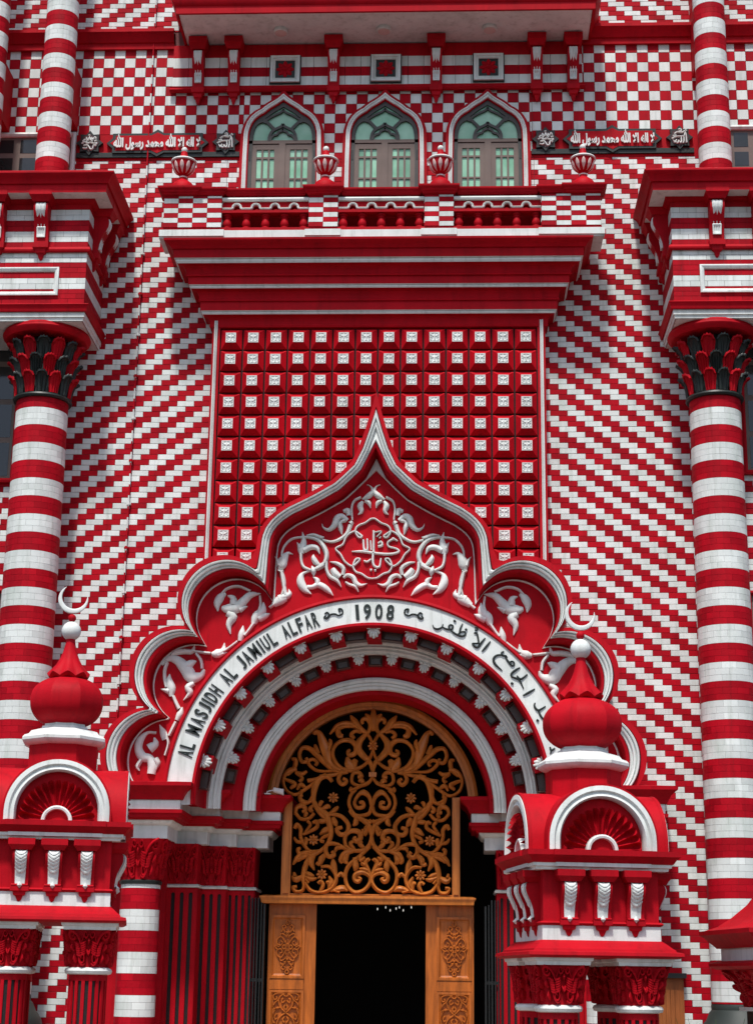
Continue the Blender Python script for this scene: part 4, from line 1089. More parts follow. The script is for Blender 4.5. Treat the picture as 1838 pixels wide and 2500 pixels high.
# ------------------------------------------------------------------ tympanum foliage
T1 = [[(1300,830,15),(1290,650,17),(1330,550,19),(1420,500,20)], [(1440,530,12),(1530,480,45),(1592,410,32),(1565,345,12),(1510,318,4)], [(1450,560,22),(1412,620,46),(1430,700,32),(1380,752,5)], [(1480,550,22),(1540,580,32),(1562,655,5)],
 [(1230,830,30),(1150,770,42),(1080,800,52),(1040,900,46),(960,965,30),(885,935,14),(862,880,4)], [(1200,830,30),(1130,860,25),(1130,940,36),(1150,1035,6)], [(1250,760,34),(1235,690,44),(1170,700,26)], [(1270,880,40),(1300,850,30)],
 [(1270,900,34),(1220,1020,28),(1120,1100,23),(1000,1140,21),(870,1112,18)], [(640,1050,12),(740,1040,25),(850,1080,30),(895,1068,5)],
 [(290,1420,14),(285,1300,17),(330,1190,19),(430,1100,19),(560,1075,19),(700,1080,23),(820,1125,30),(900,1230,36),(930,1340,36),(900,1440,30),(830,1480,24)],
 [(250,1545,22),(280,1480,72),(305,1400,70),(370,1305,30),(445,1318,5)], [(250,1480,42),(220,1400,22),(185,1350,4)], [(275,1560,28),(310,1660,26),(322,1780,25),(285,1910,20)], [(232,1550,12),(270,1570,16),(310,1552,12)],
 [(570,1310,40),(570,1240,62),(600,1130,42),(582,1000,5)], [(600,1260,50),(700,1215,45),(790,1230,36),(832,1315,5)], [(550,1230,42),(505,1148,5)], [(560,1310,25),(565,1420,23),(600,1500,23),(700,1550,22)],
 [(830,1480,22),(770,1430,42),(740,1370,36),(745,1322,5)], [(720,1490,12),(740,1560,42),(745,1635,5)], [(890,1470,38),(800,1520,36),(740,1530,15)],
 [(700,1550,18),(600,1590,23),(560,1640,46),(560,1730,62),(620,1830,50),(712,1895,5)], [(650,1790,32),(730,1790,36),(800,1760,46),(870,1780,50),(950,1840,42),(1025,1915,5)], [(800,1770,40),(795,1690,36),(735,1648,5)],
 [(930,1430,22),(930,1540,25),(980,1640,29),(1080,1700,29),(1142,1795,5)], [(980,1430,8),(1080,1450,26),(1170,1520,32),(1160,1620,26)], [(1010,1530,42),(1060,1600,52),(1120,1650,42)],
 [(1170,1660,20),(1230,1620,30),(1310,1650,36),(1350,1730,36),(1420,1770,30),(1512,1742,5)], [(1200,1720,15),(1260,1760,26),(1340,1790,26),(1390,1865,5)],
 [(240,1960,60),(330,1930,55),(395,1890,38),(385,1820,5)]]
T2 = [[(1000,290,14),(1060,235,15),(1170,215,15),(1290,262,13)], [(960,465,6),(955,385,40),(990,320,42),(1040,285,14)], [(1000,430,22),(1060,440,52),(1150,430,58),(1220,360,46),(1290,300,36),(1392,288,5)], [(1120,400,42),(1110,330,32),(1060,308,6)], [(1060,480,38),(1110,520,48),(1070,600,32),(1088,695,5)], [(1180,450,36),(1258,415,5)],
 [(1385,310,12),(1390,400,15),(1370,480,20)], [(1320,590,28),(1350,520,52),(1410,460,42),(1420,375,6)], [(1370,540,42),(1440,510,32),(1485,490,5)], [(1320,590,20),(1270,660,17),(1230,710,17)], [(1185,765,26),(1200,690,34),(1215,612,6)], [(1160,770,15),(1080,830,15),(1020,870,15)],
 [(900,895,22),(950,892,46),(1010,860,30),(1028,785,5)], [(960,905,36),(1055,882,5)], [(890,890,15),(800,880,15),(710,865,13)], [(1520,400,30),(1590,350,52),(1650,330,34)], [(1640,300,22),(1620,180,22),(1600,60,22)], [(1480,430,16),(1540,385,18)],
 [(725,808,5),(700,870,26),(620,870,30),(540,882,30),(490,915,14)], [(395,1005,14),(470,940,32),(560,965,48),(640,1050,64),(700,1130,64),(790,1110,36),(822,1050,14)], [(640,1020,52),(700,985,36),(745,968,5)], [(740,890,15),(790,960,17),(802,1045,17)], [(450,980,19),(425,1060,19),(425,1150,19),(440,1230,16)],
 [(490,1325,22),(490,1240,46),(470,1160,32),(475,1098,5)], [(470,1270,36),(388,1250,5)], [(510,1320,17),(540,1390,19),(570,1450,21)], [(720,1190,26),(660,1230,36),(680,1290,30),(615,1362,5)], [(550,1565,26),(580,1500,36),(605,1432,6)], [(540,1580,20),(500,1660,21),(470,1720,17)],
 [(440,1720,15),(462,1800,15),(430,1920,15)], [(375,1612,6),(410,1690,36),(430,1760,32)], [(340,1690,15),(250,1690,17),(180,1760,38),(160,1850,42),(200,1930,48),(270,1950,44),(300,2020,48),(290,2105,44)], [(270,1850,52),(330,1800,38),(320,1738,8)], [(190,1960,22),(150,2030,22),(172,2075,5)], [(330,1950,32),(355,2000,28),(340,2062,5)]]
Mt = plane_map(YP-.001)
XM = X(910.5, 1300, YP)
for zf, L_, sc in ((t1, T1, 5.9), (t2, T2, 4.13)):
    for pts in L_:
        P = [(x, z, w/sc*SPX) for x, z, w in trace(zf, pts, YP)]
        wide = max(p[2] for p in P) > .09
        for s in (1, -1):
            mb = MB(); stroke(mb, [(x if s > 0 else 2*XM-x, z, w) for x, z, w in P], Mt, .055 if wide else .05, 4)
            mb.build('carved_leaf' if P[-1][2] < .03 else 'carved_vine', WHITE, tymp, smooth=50)
MED = [(1620,806),(1560,815),(1480,870),(1400,900),(1350,950),(1350,1020),(1400,1080),(1440,1060),(1390,1020),(1330,990),(1250,1030),(1200,1090),(1160,1180),(1060,1240),(1130,1320),(1190,1420),(1290,1490),(1370,1440),(1410,1390),(1350,1390),(1310,1490),(1350,1570),(1430,1600),(1520,1660),(1640,1672)]
for s in (1, -1):
    P = [(x, z, 15/5.9*SPX) for x, z, w in trace(t1, wid(MED, 1), YP)]
    P[0] = (XM, P[0][1], P[0][2]); P[-1] = (XM, P[-1][1], P[-1][2])
    mb = MB(); stroke(mb, [(x if s > 0 else 2*XM-x, z, w) for x, z, w in P], Mt, .04, 4); mb.build('medallion_border', WHITE, tymp)
CAL = [[(832,150,8),(832,300,8)], [(828,290,9),(830,370,9),(868,385,8),(880,330,6)], [(690,285,4),(760,285,9),(850,297,9),(940,302,9),(995,287,8),(980,266,6),(930,252,7),(925,225,7),(960,205,8),(988,216,4)], [(765,208,7),(770,270,8),(792,270,8),(790,203,7)], [(812,215,6),(816,275,6)], [(860,252,9),(887,245,9),(880,220,7),(860,232,6)], [(830,162,5),(882,155,6),(852,190,4)], [(768,345,6),(790,352,8),(815,335,6)], [(808,404,8),(822,406,8)], [(836,408,8),(848,408,8)], [(952,200,8),(965,202,8)], [(868,200,5),(880,190,5)]]
for pts in CAL:
    mb = MB(); stroke(mb, [(x, z, w/2.665*SPX) for x, z, w in trace(c2, pts, YP)], Mt, .04, 4); mb.build('calligraphy', WHITE, tymp)

# ------------------------------------------------------------------ portal piers, entablature, pilasters
EPX = 380
fronts = [-.95, -.10, .24, .46]
def ze(y, o): return Z(EPX, y, fronts[0]-o)
ENT = [('entablature_fascia', WHITE, ((2047,-.02),(2046.6,0),(2015,0),(2013,.03),(2004,.068),(2001.5,.072),(2001,-.02))),
       ('entablature_moulding', RED, ((2001.4,-.02),(2001,.10),(1995.5,.115),(1994.5,.165),(1985,.178),(1984,.20),(1975.5,.205),(1975,-.02))),
       ('entablature_fascia', WHITE, ((1975.3,-.02),(1974.8,.17),(1952.5,.172),(1952,-.02))),
       ('entablature_crown', RED, ((1952.2,-.02),(1951.7,.19),(1946,.205),(1940,.215),(1930,.245),(1922,.285),(1917.5,.305),(1917,.315),(1908,.32),(1907,-.02)))]
xr = [X(409, 2040, fronts[0]), X(507, 2035, fronts[1]), X(577.8, 2040, fronts[2]), X(654, 2045, fronts[3])]
xl0 = X(233, 2040, fronts[0])
shaft_r = [None, X(477, 2250, fronts[1]), X(546, 2250, fronts[2]), X(617, 2250, fronts[3])]
shaft_l = [None, X(405, 2250, fronts[1]), X(480, 2250, fronts[2]), X(549, 2250, fronts[3])]
zcap1 = Z(440, 2062, fronts[1]); zcap0 = Z(440, 2158, fronts[1]); zstrip = Z(440, 2166, fronts[1])
def mir(o_list, s):
    pass
def mx(x, s): return x if s < 0 else 2*XC-x
def bell_strokes(mb, M, seed=0, m=0, lush=1.0):
    """foliage of a corinthian face: u in -1..1, v in 0..1"""
    for s in (-1, 1):
        stroke(mb, [(s*a, b, w) for a, b, w in [(x, y, w) for x, y, w in spiral(.80, .86, .15, 1.3, 1, R(200), .045, .03, 12)]], M, .05, 2, m)
        stroke(mb, [(s*a, b, w) for a, b, w in spiral(.17, .88, .12, 1.2, 1, R(180), .04, .025, 10)], M, .05, 2, m)
        stroke(mb, [(s*.42, .60, .05), (s*.50, .75, .05), (s*.66, .90, .045), (s*.85, .985, .04)], M, .05, 3, m)
        stroke(mb, [(s*.42, .60, .05), (s*.34, .75, .04), (s*.22, .92, .04)], M, .04, 3, m)
        stroke(mb, [(s*a, b, w) for a, b, w in spiral(.36, .22, .17, 1.3, 1, R(80), .05, .03, 12)], M, .05, 2, m)
        stroke(mb, [(s*.18, .10, .03), (s*.35, .06, .05), (s*.52, .20, .05), (s*.50, .40, .04), (s*.42, .58, .04)], M, .045, 3, m)
        for k in range(6):
            yv = .30+k*.06
            stroke(mb, [(s*(.42+.02*k), yv, .05), (s*(.60+.01*k), yv+.03, .06), (s*(.70+.02*k), yv+.09, .02)], M, .05, 2, m)
            stroke(mb, [(s*.40, yv+.02, .045), (s*.24, yv+.05, .05), (s*.15, yv+.10, .02)], M, .05, 2, m)
        stroke(mb, [(s*.78, .42, .04), (s*.88, .52, .09), (s*.84, .60, .06)], M, .06, 2, m)
        stroke(mb, [(s*.72, .10, .03), (s*.82, .22, .09), (s*.80, .36, .03)], M, .05, 2, m)
    stroke(mb, [(-.10, .48, .03), (-.05, .40, .07), (0, .36, .07), (.05, .40, .07), (.10, .48, .03)], M, .06, 2, m)
    stroke(mb, [(0, .60, .03), (0, .70, .08), (0, .78, .03)], M, .05, 2, m)
def pil_capital(parent, x0_, x1_, yf, z0_, z1_):
    cx, hw = (x0_+x1_)/2, (x1_-x0_)/2; H = z1_-z0_
    def fl(v): return .16*v**1.8
    mb = MB()
    mb.grid([[(cx-hw*(1+fl(v)*.5), 1.0, z0_+v*H), (cx-hw*(1+fl(v)*.5), yf-.02-fl(v)*.6, z0_+v*H), (cx+hw*(1+fl(v)*.5), yf-.02-fl(v)*.6, z0_+v*H), (cx+hw*(1+fl(v)*.5), 1.0, z0_+v*H)] for v in [k/8 for k in range(9)]], 0, closed=True)
    o = mb.build('pilaster_capital', RED, parent)
    def M(u, v, h): return (cx+u*hw*(1+fl(v)*.5), yf-.02-fl(v)*.6-h, z0_+v*H)
    fm = MB(); bell_strokes(fm, M); fm.build('capital_foliage', RED, o, kind='stuff')
def fluted_front(x0_, x1_, yf, zb, zt, nf, ztip):
    """red plate with round-headed slots; returns MB"""
    mb = MB(); w = (x1_-x0_); pitch = w/(nf+.35); fw = pitch*.44
    cs_ = [x0_+w/2+(i-(nf-1)/2)*pitch for i in range(nf)]
    prev = x0_; zs_ = ztip-fw/2
    y0_, y1_ = yf, yf+.05
    for c in cs_:
        mb.prism([(prev, zb), (c-fw/2, zb), (c-fw/2, zt), (prev, zt)], y0_, y1_)
        arc = [(c-fw/2*math.cos(t), zs_+fw/2*math.sin(t)) for t in [math.pi*q/6 for q in range(7)]]
        for q in range(6): mb.prism([arc[q], arc[q+1], (arc[q+1][0], zt), (arc[q][0], zt)], y0_, y1_)
        prev = c+fw/2
    mb.prism([(prev, zb), (x1_, zb), (x1_, zt), (prev, zt)], y0_, y1_)
    return mb
for s in (-1, 1):
    for k in range(4):
        xa, xb = sorted((mx(xl0, s), mx(xr[k], s)))
        root = None
        for nm, m, prof in ENT:
            rows = []
            for y, o in prof:
                z = ze(y, o); of = o
                if s < 0: rows.append([(xa-of, 1.2, z), (xa-of, fronts[k]-o, z), (xb+of, fronts[k]-o, z), (xb+of, 1.2, z)])
                else: rows.append([(xa-of, 1.2, z), (xa-of, fronts[k]-o, z), (xb+of, fronts[k]-o, z), (xb+of, 1.2, z)])
            mb = MB(); mb.grid(rows, 0, closed=True, cap0=True, cap1=True)
            o_ = mb.build(nm, m, mosque if root is None else root)
            if root is None: root = o_
        if k == 0: continue
        x0_, x1_ = sorted((mx(shaft_l[k], s), mx(shaft_r[k], s)))
        yf = fronts[k]+.02
        mb = MB(); mb.box(x0_, x1_, yf+.03, 1.15, 0, zstrip-.001); sh = mb.build('pilaster', FLUTE, mosque, smooth=0)
        fluted_front(x0_-.001, x1_+.001, yf, 0, zstrip-.002, 3 if k < 3 else 4, Z(440, 2178, fronts[1])).build('pilaster_face', RED, sh, smooth=0)
        mb = MB()
        for xs_ in ((x0_-.012, x0_-.002), (x1_+.002, x1_+.012)): mb.box(xs_[0], xs_[1], yf+.002, 1.1, 0, zstrip-.003)
        sidex = (x1_+.002, x1_+.012) if s < 0 else (x0_-.012, x0_-.002)
        mb = MB(); mb.box(sidex[0], sidex[1], yf+.002, 1.1, 0, zstrip-.003); mb.build('pilaster_side', RED, sh, smooth=0)
        mb = MB(); mb.grid(sweep(x0_, x1_, yf, 1.1, [(-.01, zstrip), (.03, zstrip), (.04, zstrip+.02), (.02, (zstrip+zcap0)/2+.005), (.03, zcap0-.005), (.0, zcap0+.003)]), 0, closed=True, cap0=True, cap1=True); mb.build('pilaster_strip', WHITE, sh)
        pil_capital(sh, x0_, x1_, yf, zcap0, ze(2046.8, 0)-.002)
    # free striped column under the outer block
    cpx = 340; yc = -.66; c = U(cpx, 2250, yc); r_ = abs(X(cpx+48, 2250, yc)-c.x); cx = mx(c.x, s)
    zt_ = Z(360, 2150, yc-r_)
    wtop, wbot = Z(340, 2180+162/4.13, yc-r_), Z(340, 2180+594/4.13, yc-r_)
    per = wtop-wbot
    core = bands_column(mosque, 'portal_column', cx, c.y, r_*1.03, r_*.99, 0.3, zt_, per, wtop-per/2, n=9)
    mb = MB(); mb.lathe([(r_*1.35, 0), (r_*1.35, .12), (r_*1.2, .2), (r_*1.05, .3)], cx, c.y, 0, 28); mb.build('column_base', GREY, core)
    mb = MB(); mb.lathe([(r_*.98, zt_-.04), (r_*1.06, zt_-.035), (r_*1.08, zt_-.0), (r_*1.0, zt_+.015)], cx, c.y, 0, 28); mb.build('column_neck', BLACK, core)
    zt2 = ze(2046.8, 0)-.002; H = zt2-zt_-.01
    def rad(ph, v, r_=r_):
        sq = 1/max(abs(math.cos(ph)), abs(math.sin(ph))); return r_*.95*(1-v**1.7)+(.335*min(sq, 1.22))*v**1.7
    mb = MB(); mb.grid([[(cx+rad(a, v)*math.cos(a), c.y+rad(a, v)*math.sin(a), zt_+.01+v*H) for a in [2*math.pi*q/48 for q in range(48)]] for v in [k/10 for k in range(11)]], 0, closed=True, cap1=True); mb.build('column_capital', RED, core)
    fm = MB()
    for fc in (1, 0, 2):
        A0 = {0: 0, 1: -math.pi/2, 2: math.pi}[fc]
        def M(u, v, h): 
            a = A0+u*math.pi/4*.98; q = rad(a, min(max(v, 0), 1))+h
            return (cx+q*math.cos(a), c.y+q*math.sin(a), zt_+.01+v*H)
        bell_strokes(fm, M)
    fm.build('capital_foliage', RED, core, kind='stuff')
    # porch flank behind the column
    xa, xb = sorted((mx(xl0+.06, s), mx(shaft_l[1], s)))
    mb = MB(); mb.box(xa, xb, -.20, .003, 0, ze(2046.8, 0)); mb.build('porch_flank', RED, mosque, smooth=0)

# ------------------------------------------------------------------ carved screen, doors, hall
YS = .52
sx = lambda zf, x, y: X(*zf(x, y), YS)
xi0, xi1 = X(*s2(218, 500), YS), X(*s2(1418, 500), YS)
xo0, xo1 = X(*s2(150, 500), YS), X(*s2(1475, 500), YS)
XS = (xi0+xi1)/2
zsb = Z(*s2(815, 775), YS); zst = Z(*s2(200, 45), YS); zbm1, zbm0 = Z(*s2(815, 803), YS), Z(*s2(815, 850), YS)
RA = (X(1170, 1935, YS)-X(655, 1935, YS))/2; ztopA = Z(909.5, 1709, YS); ZA = ztopA-RA
arcang = [math.pi*(.0+1.0*i/72) for i in range(73)]
mb = MB(); mb.grid([[(XS+r_*math.cos(a), y, ZA+r_*math.sin(a)) for a in arcang] for r_, y in ((RA, YS+.1), (RA, YS-.03), (RA-.04, YS-.045), (RA-.085, YS-.03), (RA-.09, YS-.01), (RA-.13, YS-.005), (RA-.135, YS+.1))])
screen = mb.build('carved_screen', WOOD, mosque)
for a, b in ((xo0, xi0), (xi1, xo1)):
    mb = MB(); w = b-a
    mb.box(a, b, YS-.06, YS+.1, zbm1, zst); mb.build('screen_post', WOOD, screen, smooth=0)
    q0, q1 = (a+w*.55, b+.02) if a < XS else (a-.02, b-w*.55)
    mb = MB(); mb.box(q0, q1, YS-.03, YS+.08, zsb-.02, zst-.02) if False else mb.box(a+w*.2, b-w*.2, YS-.085, YS-.062, zbm1+.05, zst-.02); mb.build('post_moulding', WOOD, screen, smooth=0)
mb = MB(); mb.box(xi0, xi1, YS-.03, YS+.1, zbm1+.03, zsb); mb.build('screen_rail', WOOD, screen, smooth=0)
xb0, xb1 = X(*s2(5, 830), YS-.1), X(*s2(1568, 830), YS-.1)
mb = MB(); mb.grid(sweep(xb0, xb1, YS-.06, YS+.15, [(-.01, zbm0), (.02, zbm0), (.025, zbm0+.03), (.03, zbm1-.03), (.045, zbm1-.01), (.045, zbm1+.01), (-.01, zbm1+.025)]), 0, closed=True, cap0=True, cap1=True); mb.build('door_head', WOOD, mosque)
SC1 = [[(826,575,9),(808,500,13),(760,450,18),(722,400,20),(722,350,20),(760,300,13),(795,265,11),(808,215,12),(790,175,14),(760,170,12),(745,190,11),(755,208,8)], [(790,490,9),(815,440,9),(828,395,7)], [(790,285,9),(815,330,9),(828,360,7)],
 [(828,262,8),(826,190,22),(826,120,10),(826,95,4)], [(805,215,10),(800,165,16),(770,135,6)], [(790,285,10),(730,240,16),(690,190,20),(660,145,5)], [(740,262,10),(680,215,13),(620,205,15),(560,225,14),(505,285,5)], [(700,230,9),(620,225,10),(570,245,14),(575,290,17),(605,300,12)], [(740,270,9),(695,262,10),(665,290,12),(690,318,11)],
 [(790,492,9),(740,530,10),(690,548,12)], [(700,555,9),(640,555,10),(570,520,11),(530,450,11),(535,390,10),(580,340,11),(650,330,13),(700,370,16),(695,425,14),(655,440,14),(640,415,10),(660,402,8)], [(690,545,16),(650,510,26),(635,455,8)], [(690,540,14),(690,490,18),(715,490,6)],
 [(640,555,9),(560,545,12),(500,490,18),(475,400,28),(450,330,24),(430,280,16),(400,265,12),(388,288,9)], [(480,420,16),(510,350,14),(505,320,5)], [(640,562,8),(540,560,9),(470,500,14),(400,430,16),(350,390,14),(300,388,12),(280,440,11),(300,490,11),(335,485,11),(330,460,9)], [(420,430,14),(400,380,12),(395,360,5)],
 [(560,560,7),(430,560,9),(370,530,10),(345,490,10),(380,472,10),(412,495,10),(398,520,9)], [(480,580,8),(410,620,12),(340,632,12)], [(430,600,10),(490,600,14),(525,640,10)], [(640,568,9),(520,590,11),(440,610,15),(400,660,20),(385,740,15),(390,800,12),(430,870,12),(480,918,12)],
 [(400,640,9),(330,690,10),(250,735,9),(180,700,9),(160,620,9),(200,560,14),(260,540,14)], [(170,620,8),(220,640,12),(245,660,14),(212,690,8)], [(190,590,8),(240,540,12),(250,480,14),(222,468,8)], [(250,570,9),(300,580,12),(335,560,7)], [(260,580,8),(300,610,10),(280,640,12)], [(385,730,9),(350,790,10),(300,795,11),(282,752,11),(305,738,8)], [(330,690,9),(290,660,13),(262,700,6)],
 [(826,600,8),(790,650,10),(720,670,10),(672,640,10),(680,580,10),(720,570,12),(742,600,13),(715,606,10)], [(800,640,8),(700,690,9),(660,705,10),(668,680,8)], [(760,650,10),(740,630,16),(720,640,5)], [(600,560,9),(570,620,12),(600,660,12),(630,635,12),(605,615,10)]]
SC2 = [[(820,100,9),(800,170,11),(740,190,11),(690,180,11),(650,110,10),(660,40,10),(700,-5,9)], [(815,110,9),(800,50,12),(760,15,16),(720,35,10),(690,90,10),(710,130,11),(755,122,12),(752,90,11),(725,92,9)], [(818,340,10),(800,270,14),(750,220,14),(690,190,12),(650,150,8)], [(760,220,9),(810,240,11),(800,220,9)], [(700,200,10),(700,240,16),(680,265,6)],
 [(818,330,9),(805,400,12),(760,445,12),(690,450,11),(630,420,11),(620,350,11),(660,305,13),(720,310,15),(735,355,15),(705,380,14),(685,360,10),(705,350,8)], [(760,300,9),(785,270,12),(765,330,12),(745,290,5)], [(690,440,9),(660,400,12),(680,380,9)], [(760,430,10),(730,400,14),(750,380,5)],
 [(805,420,9),(730,490,11),(650,560,12),(622,630,11),(635,710,11),(690,760,11),(760,745,11),(805,690,11),(800,640,11),(750,612,13),(700,630,15),(692,665,13),(715,680,13),(735,660,10),(715,650,8)], [(690,500,12),(700,570,18),(690,605,5)], [(740,480,10),(735,520,12),(770,500,8)],
 [(812,690,9),(808,640,10),(790,590,12),(770,545,14),(790,515,10),(805,525,8)], [(795,600,10),(760,590,13),(725,585,5)], [(780,560,10),(750,550,12),(740,530,4)],
 [(760,445,9),(650,450,10),(560,402,11),(490,402,12),(474,450,13),(500,495,13),(538,482,13),(520,455,10)], [(600,430,8),(560,430,12),(545,460,6)], [(690,450,10),(620,470,16),(585,520,12),(600,545,6)], [(640,470,10),(620,520,18),(640,550,5)],
 [(480,180,10),(540,180,11),(600,200,12),(645,260,13),(630,320,13),(580,328,13),(560,290,13),(600,275,10)], [(500,180,9),(550,140,13),(570,120,5)], [(450,140,9),(490,120,14),(510,130,5)], [(430,120,9),(440,90,12),(460,85,4)], [(530,200,10),(545,240,16),(560,270,5)],
 [(390,80,10),(420,130,13),(480,180,16),(505,260,17),(515,330,14),(490,400,12),(440,450,12),(370,490,13),(330,550,15),(310,640,15),(316,710,10)], [(505,280,10),(470,300,18),(430,330,5)], [(480,230,10),(440,230,14),(415,225,5)], [(500,330,9),(460,350,10),(440,375,10),(465,385,9)],
 [(440,450,9),(360,455,10),(310,400,11),(288,340,11),(290,290,12),(262,255,12),(243,285,10)], [(305,330,8),(370,300,10),(412,270,11),(405,232,11),(378,242,9)], [(320,318,8),(360,260,10),(340,228,10)], [(320,420,9),(330,370,14),(322,350,5)], [(300,390,9),(260,380,10),(240,350,5)],
 [(400,460,9),(310,470,14),(260,510,14),(232,555,5)], [(380,466,9),(290,480,11),(268,440,11),(290,430,8)], [(370,480,9),(300,500,14),(265,530,6)], [(390,480,12),(365,530,18),(390,595,5)], [(480,470,9),(445,510,18),(430,550,12),(405,540,9)],
 [(440,570,8),(500,570,10),(545,620,11),(552,680,11),(510,740,11),(430,765,11),(360,745,11),(322,690,10)], [(530,510,6),(535,560,18),(555,640,10),(590,620,11),(610,645,9)], [(500,640,6),(520,690,16),(500,740,9)], [(430,765,9),(455,710,12),(440,680,11),(418,695,9)], [(500,740,8),(500,690,12),(480,690,9)],
 [(310,640,10),(255,665,18),(225,640,6)], [(240,610,6),(245,640,12)], [(318,640,9),(370,660,14),(410,655,5)], [(320,610,8),(360,630,14),(390,640,5)], [(325,660,8),(350,690,9)], [(318,700,9),(300,750,10),(252,755,11),(233,725,11),(262,718,9)], [(510,750,9),(600,730,18),(640,750,5)], [(530,745,8),(580,760,8)],
 [(250,180,9),(260,130,12),(305,112,15),(325,150,12),(300,160,9)], [(390,170,9),(350,210,10),(290,212,10),(252,170,10)], [(300,-5,9),(288,60,10),(330,90,11),(375,75,9)], [(380,160,9),(360,140,14),(380,110,6)], [(320,200,9),(330,170,12),(310,165,5)]]
Ms = plane_map(YS-.012)
spw = (X(1009, 1950, YS)-X(909, 1950, YS))/100/3.059
cswood = [(-1,-.25),(-1,.35),(-.7,.8),(-.15,1),(.35,.75),(1,.35),(1,-.25)]
for zf, L_ in ((s1, SC1), (s2, SC2)):
    axz = 828 if zf is s1 else 817
    for pts in L_:
        P = [(X(*zf(x, y), YS), Z(*zf(x, y), YS), w*spw*1.3) for x, y, w in pts]
        for s in (1, -1):
            ax = X(*zf(axz, 400), YS)
            mb = MB(); stroke(mb, [(x if s > 0 else 2*ax-x, z, w) for x, z, w in P], Ms, .06, 4, cs=cswood); mb.build('scroll', WOOD, screen, smooth=50)
def flower(parent, cx, cz, r_, M, m):
    mb = MB()
    for k in range(8):
        a = k*math.pi/4; stroke(mb, [(cx+r_*.25*math.cos(a), cz+r_*.25*math.sin(a), r_*.12), (cx+r_*.65*math.cos(a), cz+r_*.65*math.sin(a), r_*.27), (cx+r_*math.cos(a), cz+r_*math.sin(a), r_*.14)], M, .03, 3)
    stroke(mb, [(cx-r_*.2, cz, r_*.15), (cx, cz, r_*.28), (cx+r_*.2, cz, r_*.15)], M, .045, 3)
    return mb.build('flower', m, parent)
Mf = plane_map(YS-.03)
flower(screen, X(*s1(828,375),YS), Z(*s1(828,375),YS), 38*spw, Mf, WOOD)
for q in ((533,55),(385,370),(447,628)):
    for s in (1, -1):
        x_ = X(*s2(*q), YS); ax = X(*s2(817, 400), YS)
        flower(screen, x_ if s > 0 else 2*ax-x_, Z(*s2(*q), YS), 40*spw, Mf, WOOD)
mb = MB(); q = U(*s1(826,588), YS); mb.box(q.x-.05, q.x+.05, YS-.07, YS+.01, q.z-.03, q.z+.03); mb.build('clasp', WOOD, screen, smooth=0)

# door leaves
YD = .62
def door_leaf(s):
    def xx(x): 
        v = X(*s3(x, 400), YD); return v if s < 0 else 2*XS-v
    def zz(y): return Z(*s3(300, y), YD)
    a, b = sorted((xx(150), xx(470))); ztop = zbm0+.05
    mb = MB(); mb.box(a, b, YD, YD+.05, .02, ztop); leaf = mb.build('door_leaf', WOODP, mosque, smooth=0)
    p0, p1 = sorted((xx(165), xx(396)))
    def frame(za, zb, nm):
        mb = MB(); rows = []
        for ins, y in ((0, 0.001), (0, -.03), (.03, -.032), (.045, -.012), (.06, -.006), (.06, .001)):
            rows.append([(p0+ins, YD+y, za+ins), (p1-ins, YD+y, za+ins), (p1-ins, YD+y, zb-ins), (p0+ins, YD+y, zb-ins)])
        mb.grid(rows, 0, closed=True); mb.build(nm, WOODP, leaf, smooth=20)
    frame(zz(575), zz(150), 'panel_moulding'); frame(.75, zz(652), 'panel_moulding')
    mb = MB(); mb.box(p0+.005, p1-.005, YD-.02, YD, zz(648), zz(579)); mb.build('lock_rail', WOODP, leaf, smooth=0)
    cx = (p0+p1)/2; cz = zz(365); k = (zz(200)-zz(365))/165; M = plane_map(YD-.002)
    def st(pts, w=6):
        for sx_ in (-1, 1):
            mb = MB(); stroke(mb, [(cx+sx_*x*k, cz+y*k, w*k) for x, y in pts], M, .028, 3); mb.build('carving', WOODP, leaf, smooth=50)
    st([(4,5),(20,40),(45,70),(72,50),(70,20),(45,12),(35,32),(50,42)]); st([(4,-5),(20,-40),(45,-70),(72,-50),(70,-20),(45,-12),(35,-32),(50,-42)])
    st([(5,65),(25,85),(45,90),(50,72)]); st([(5,-65),(25,-85),(45,-90),(50,-72)]); st([(8,70),(0,95),(22,100)], 7); st([(8,-70),(0,-95),(22,-100)], 7)
    st([(3,90),(25,110),(40,135),(25,150),(12,135),(22,125)]); st([(3,-95),(22,-115),(38,-135),(25,-150),(12,-138),(22,-128)])
    st([(2,148),(12,165),(4,185)], 7); st([(2,-150),(12,-165),(4,-180)], 7); st([(70,15),(82,0),(70,-15)], 7); st([(55,0),(75,8),(88,0)], 6); st([(10,0),(22,14),(35,0),(22,-14),(10,0)], 7); st([(0,18),(12,28),(8,50)], 6); st([(0,-18),(12,-28),(8,-50)], 6)
    st([(45,100),(38,115),(20,112)], 6); st([(45,-100),(38,-115),(20,-112)], 6)
    z2 = zz(800)
    def st2(pts, w=7):
        for sx_ in (-1, 1):
            mb = MB(); stroke(mb, [(cx+sx_*x*k, z2+y*k, w*k) for x, y in pts], M, .03, 3); mb.build('carving', WOODP, leaf, smooth=50)
    st2([(0,-5),(40,35),(50,80),(25,115),(3,100)]); st2([(0,-5),(45,-40),(60,-90),(30,-130),(0,-110)]); st2([(10,120),(50,125),(85,110),(80,80),(62,88),(70,100)])
    st2([(50,80),(75,60),(88,30),(75,15),(65,28)]); st2([(40,30),(70,20),(85,-10),(88,-60),(75,-75)]); st2([(60,-10),(75,-30),(70,-50),(58,-40)]); st2([(5,75),(25,60),(30,80),(18,90)]); st2([(0,50),(12,30),(0,10)], 9); st2([(85,60),(88,0),(86,-40)], 5); st2([(5,-30),(20,-50),(8,-70)], 8)
    st2([(20,-140),(60,-150),(85,-130),(70,-110)])
door_leaf(-1); door_leaf(1)
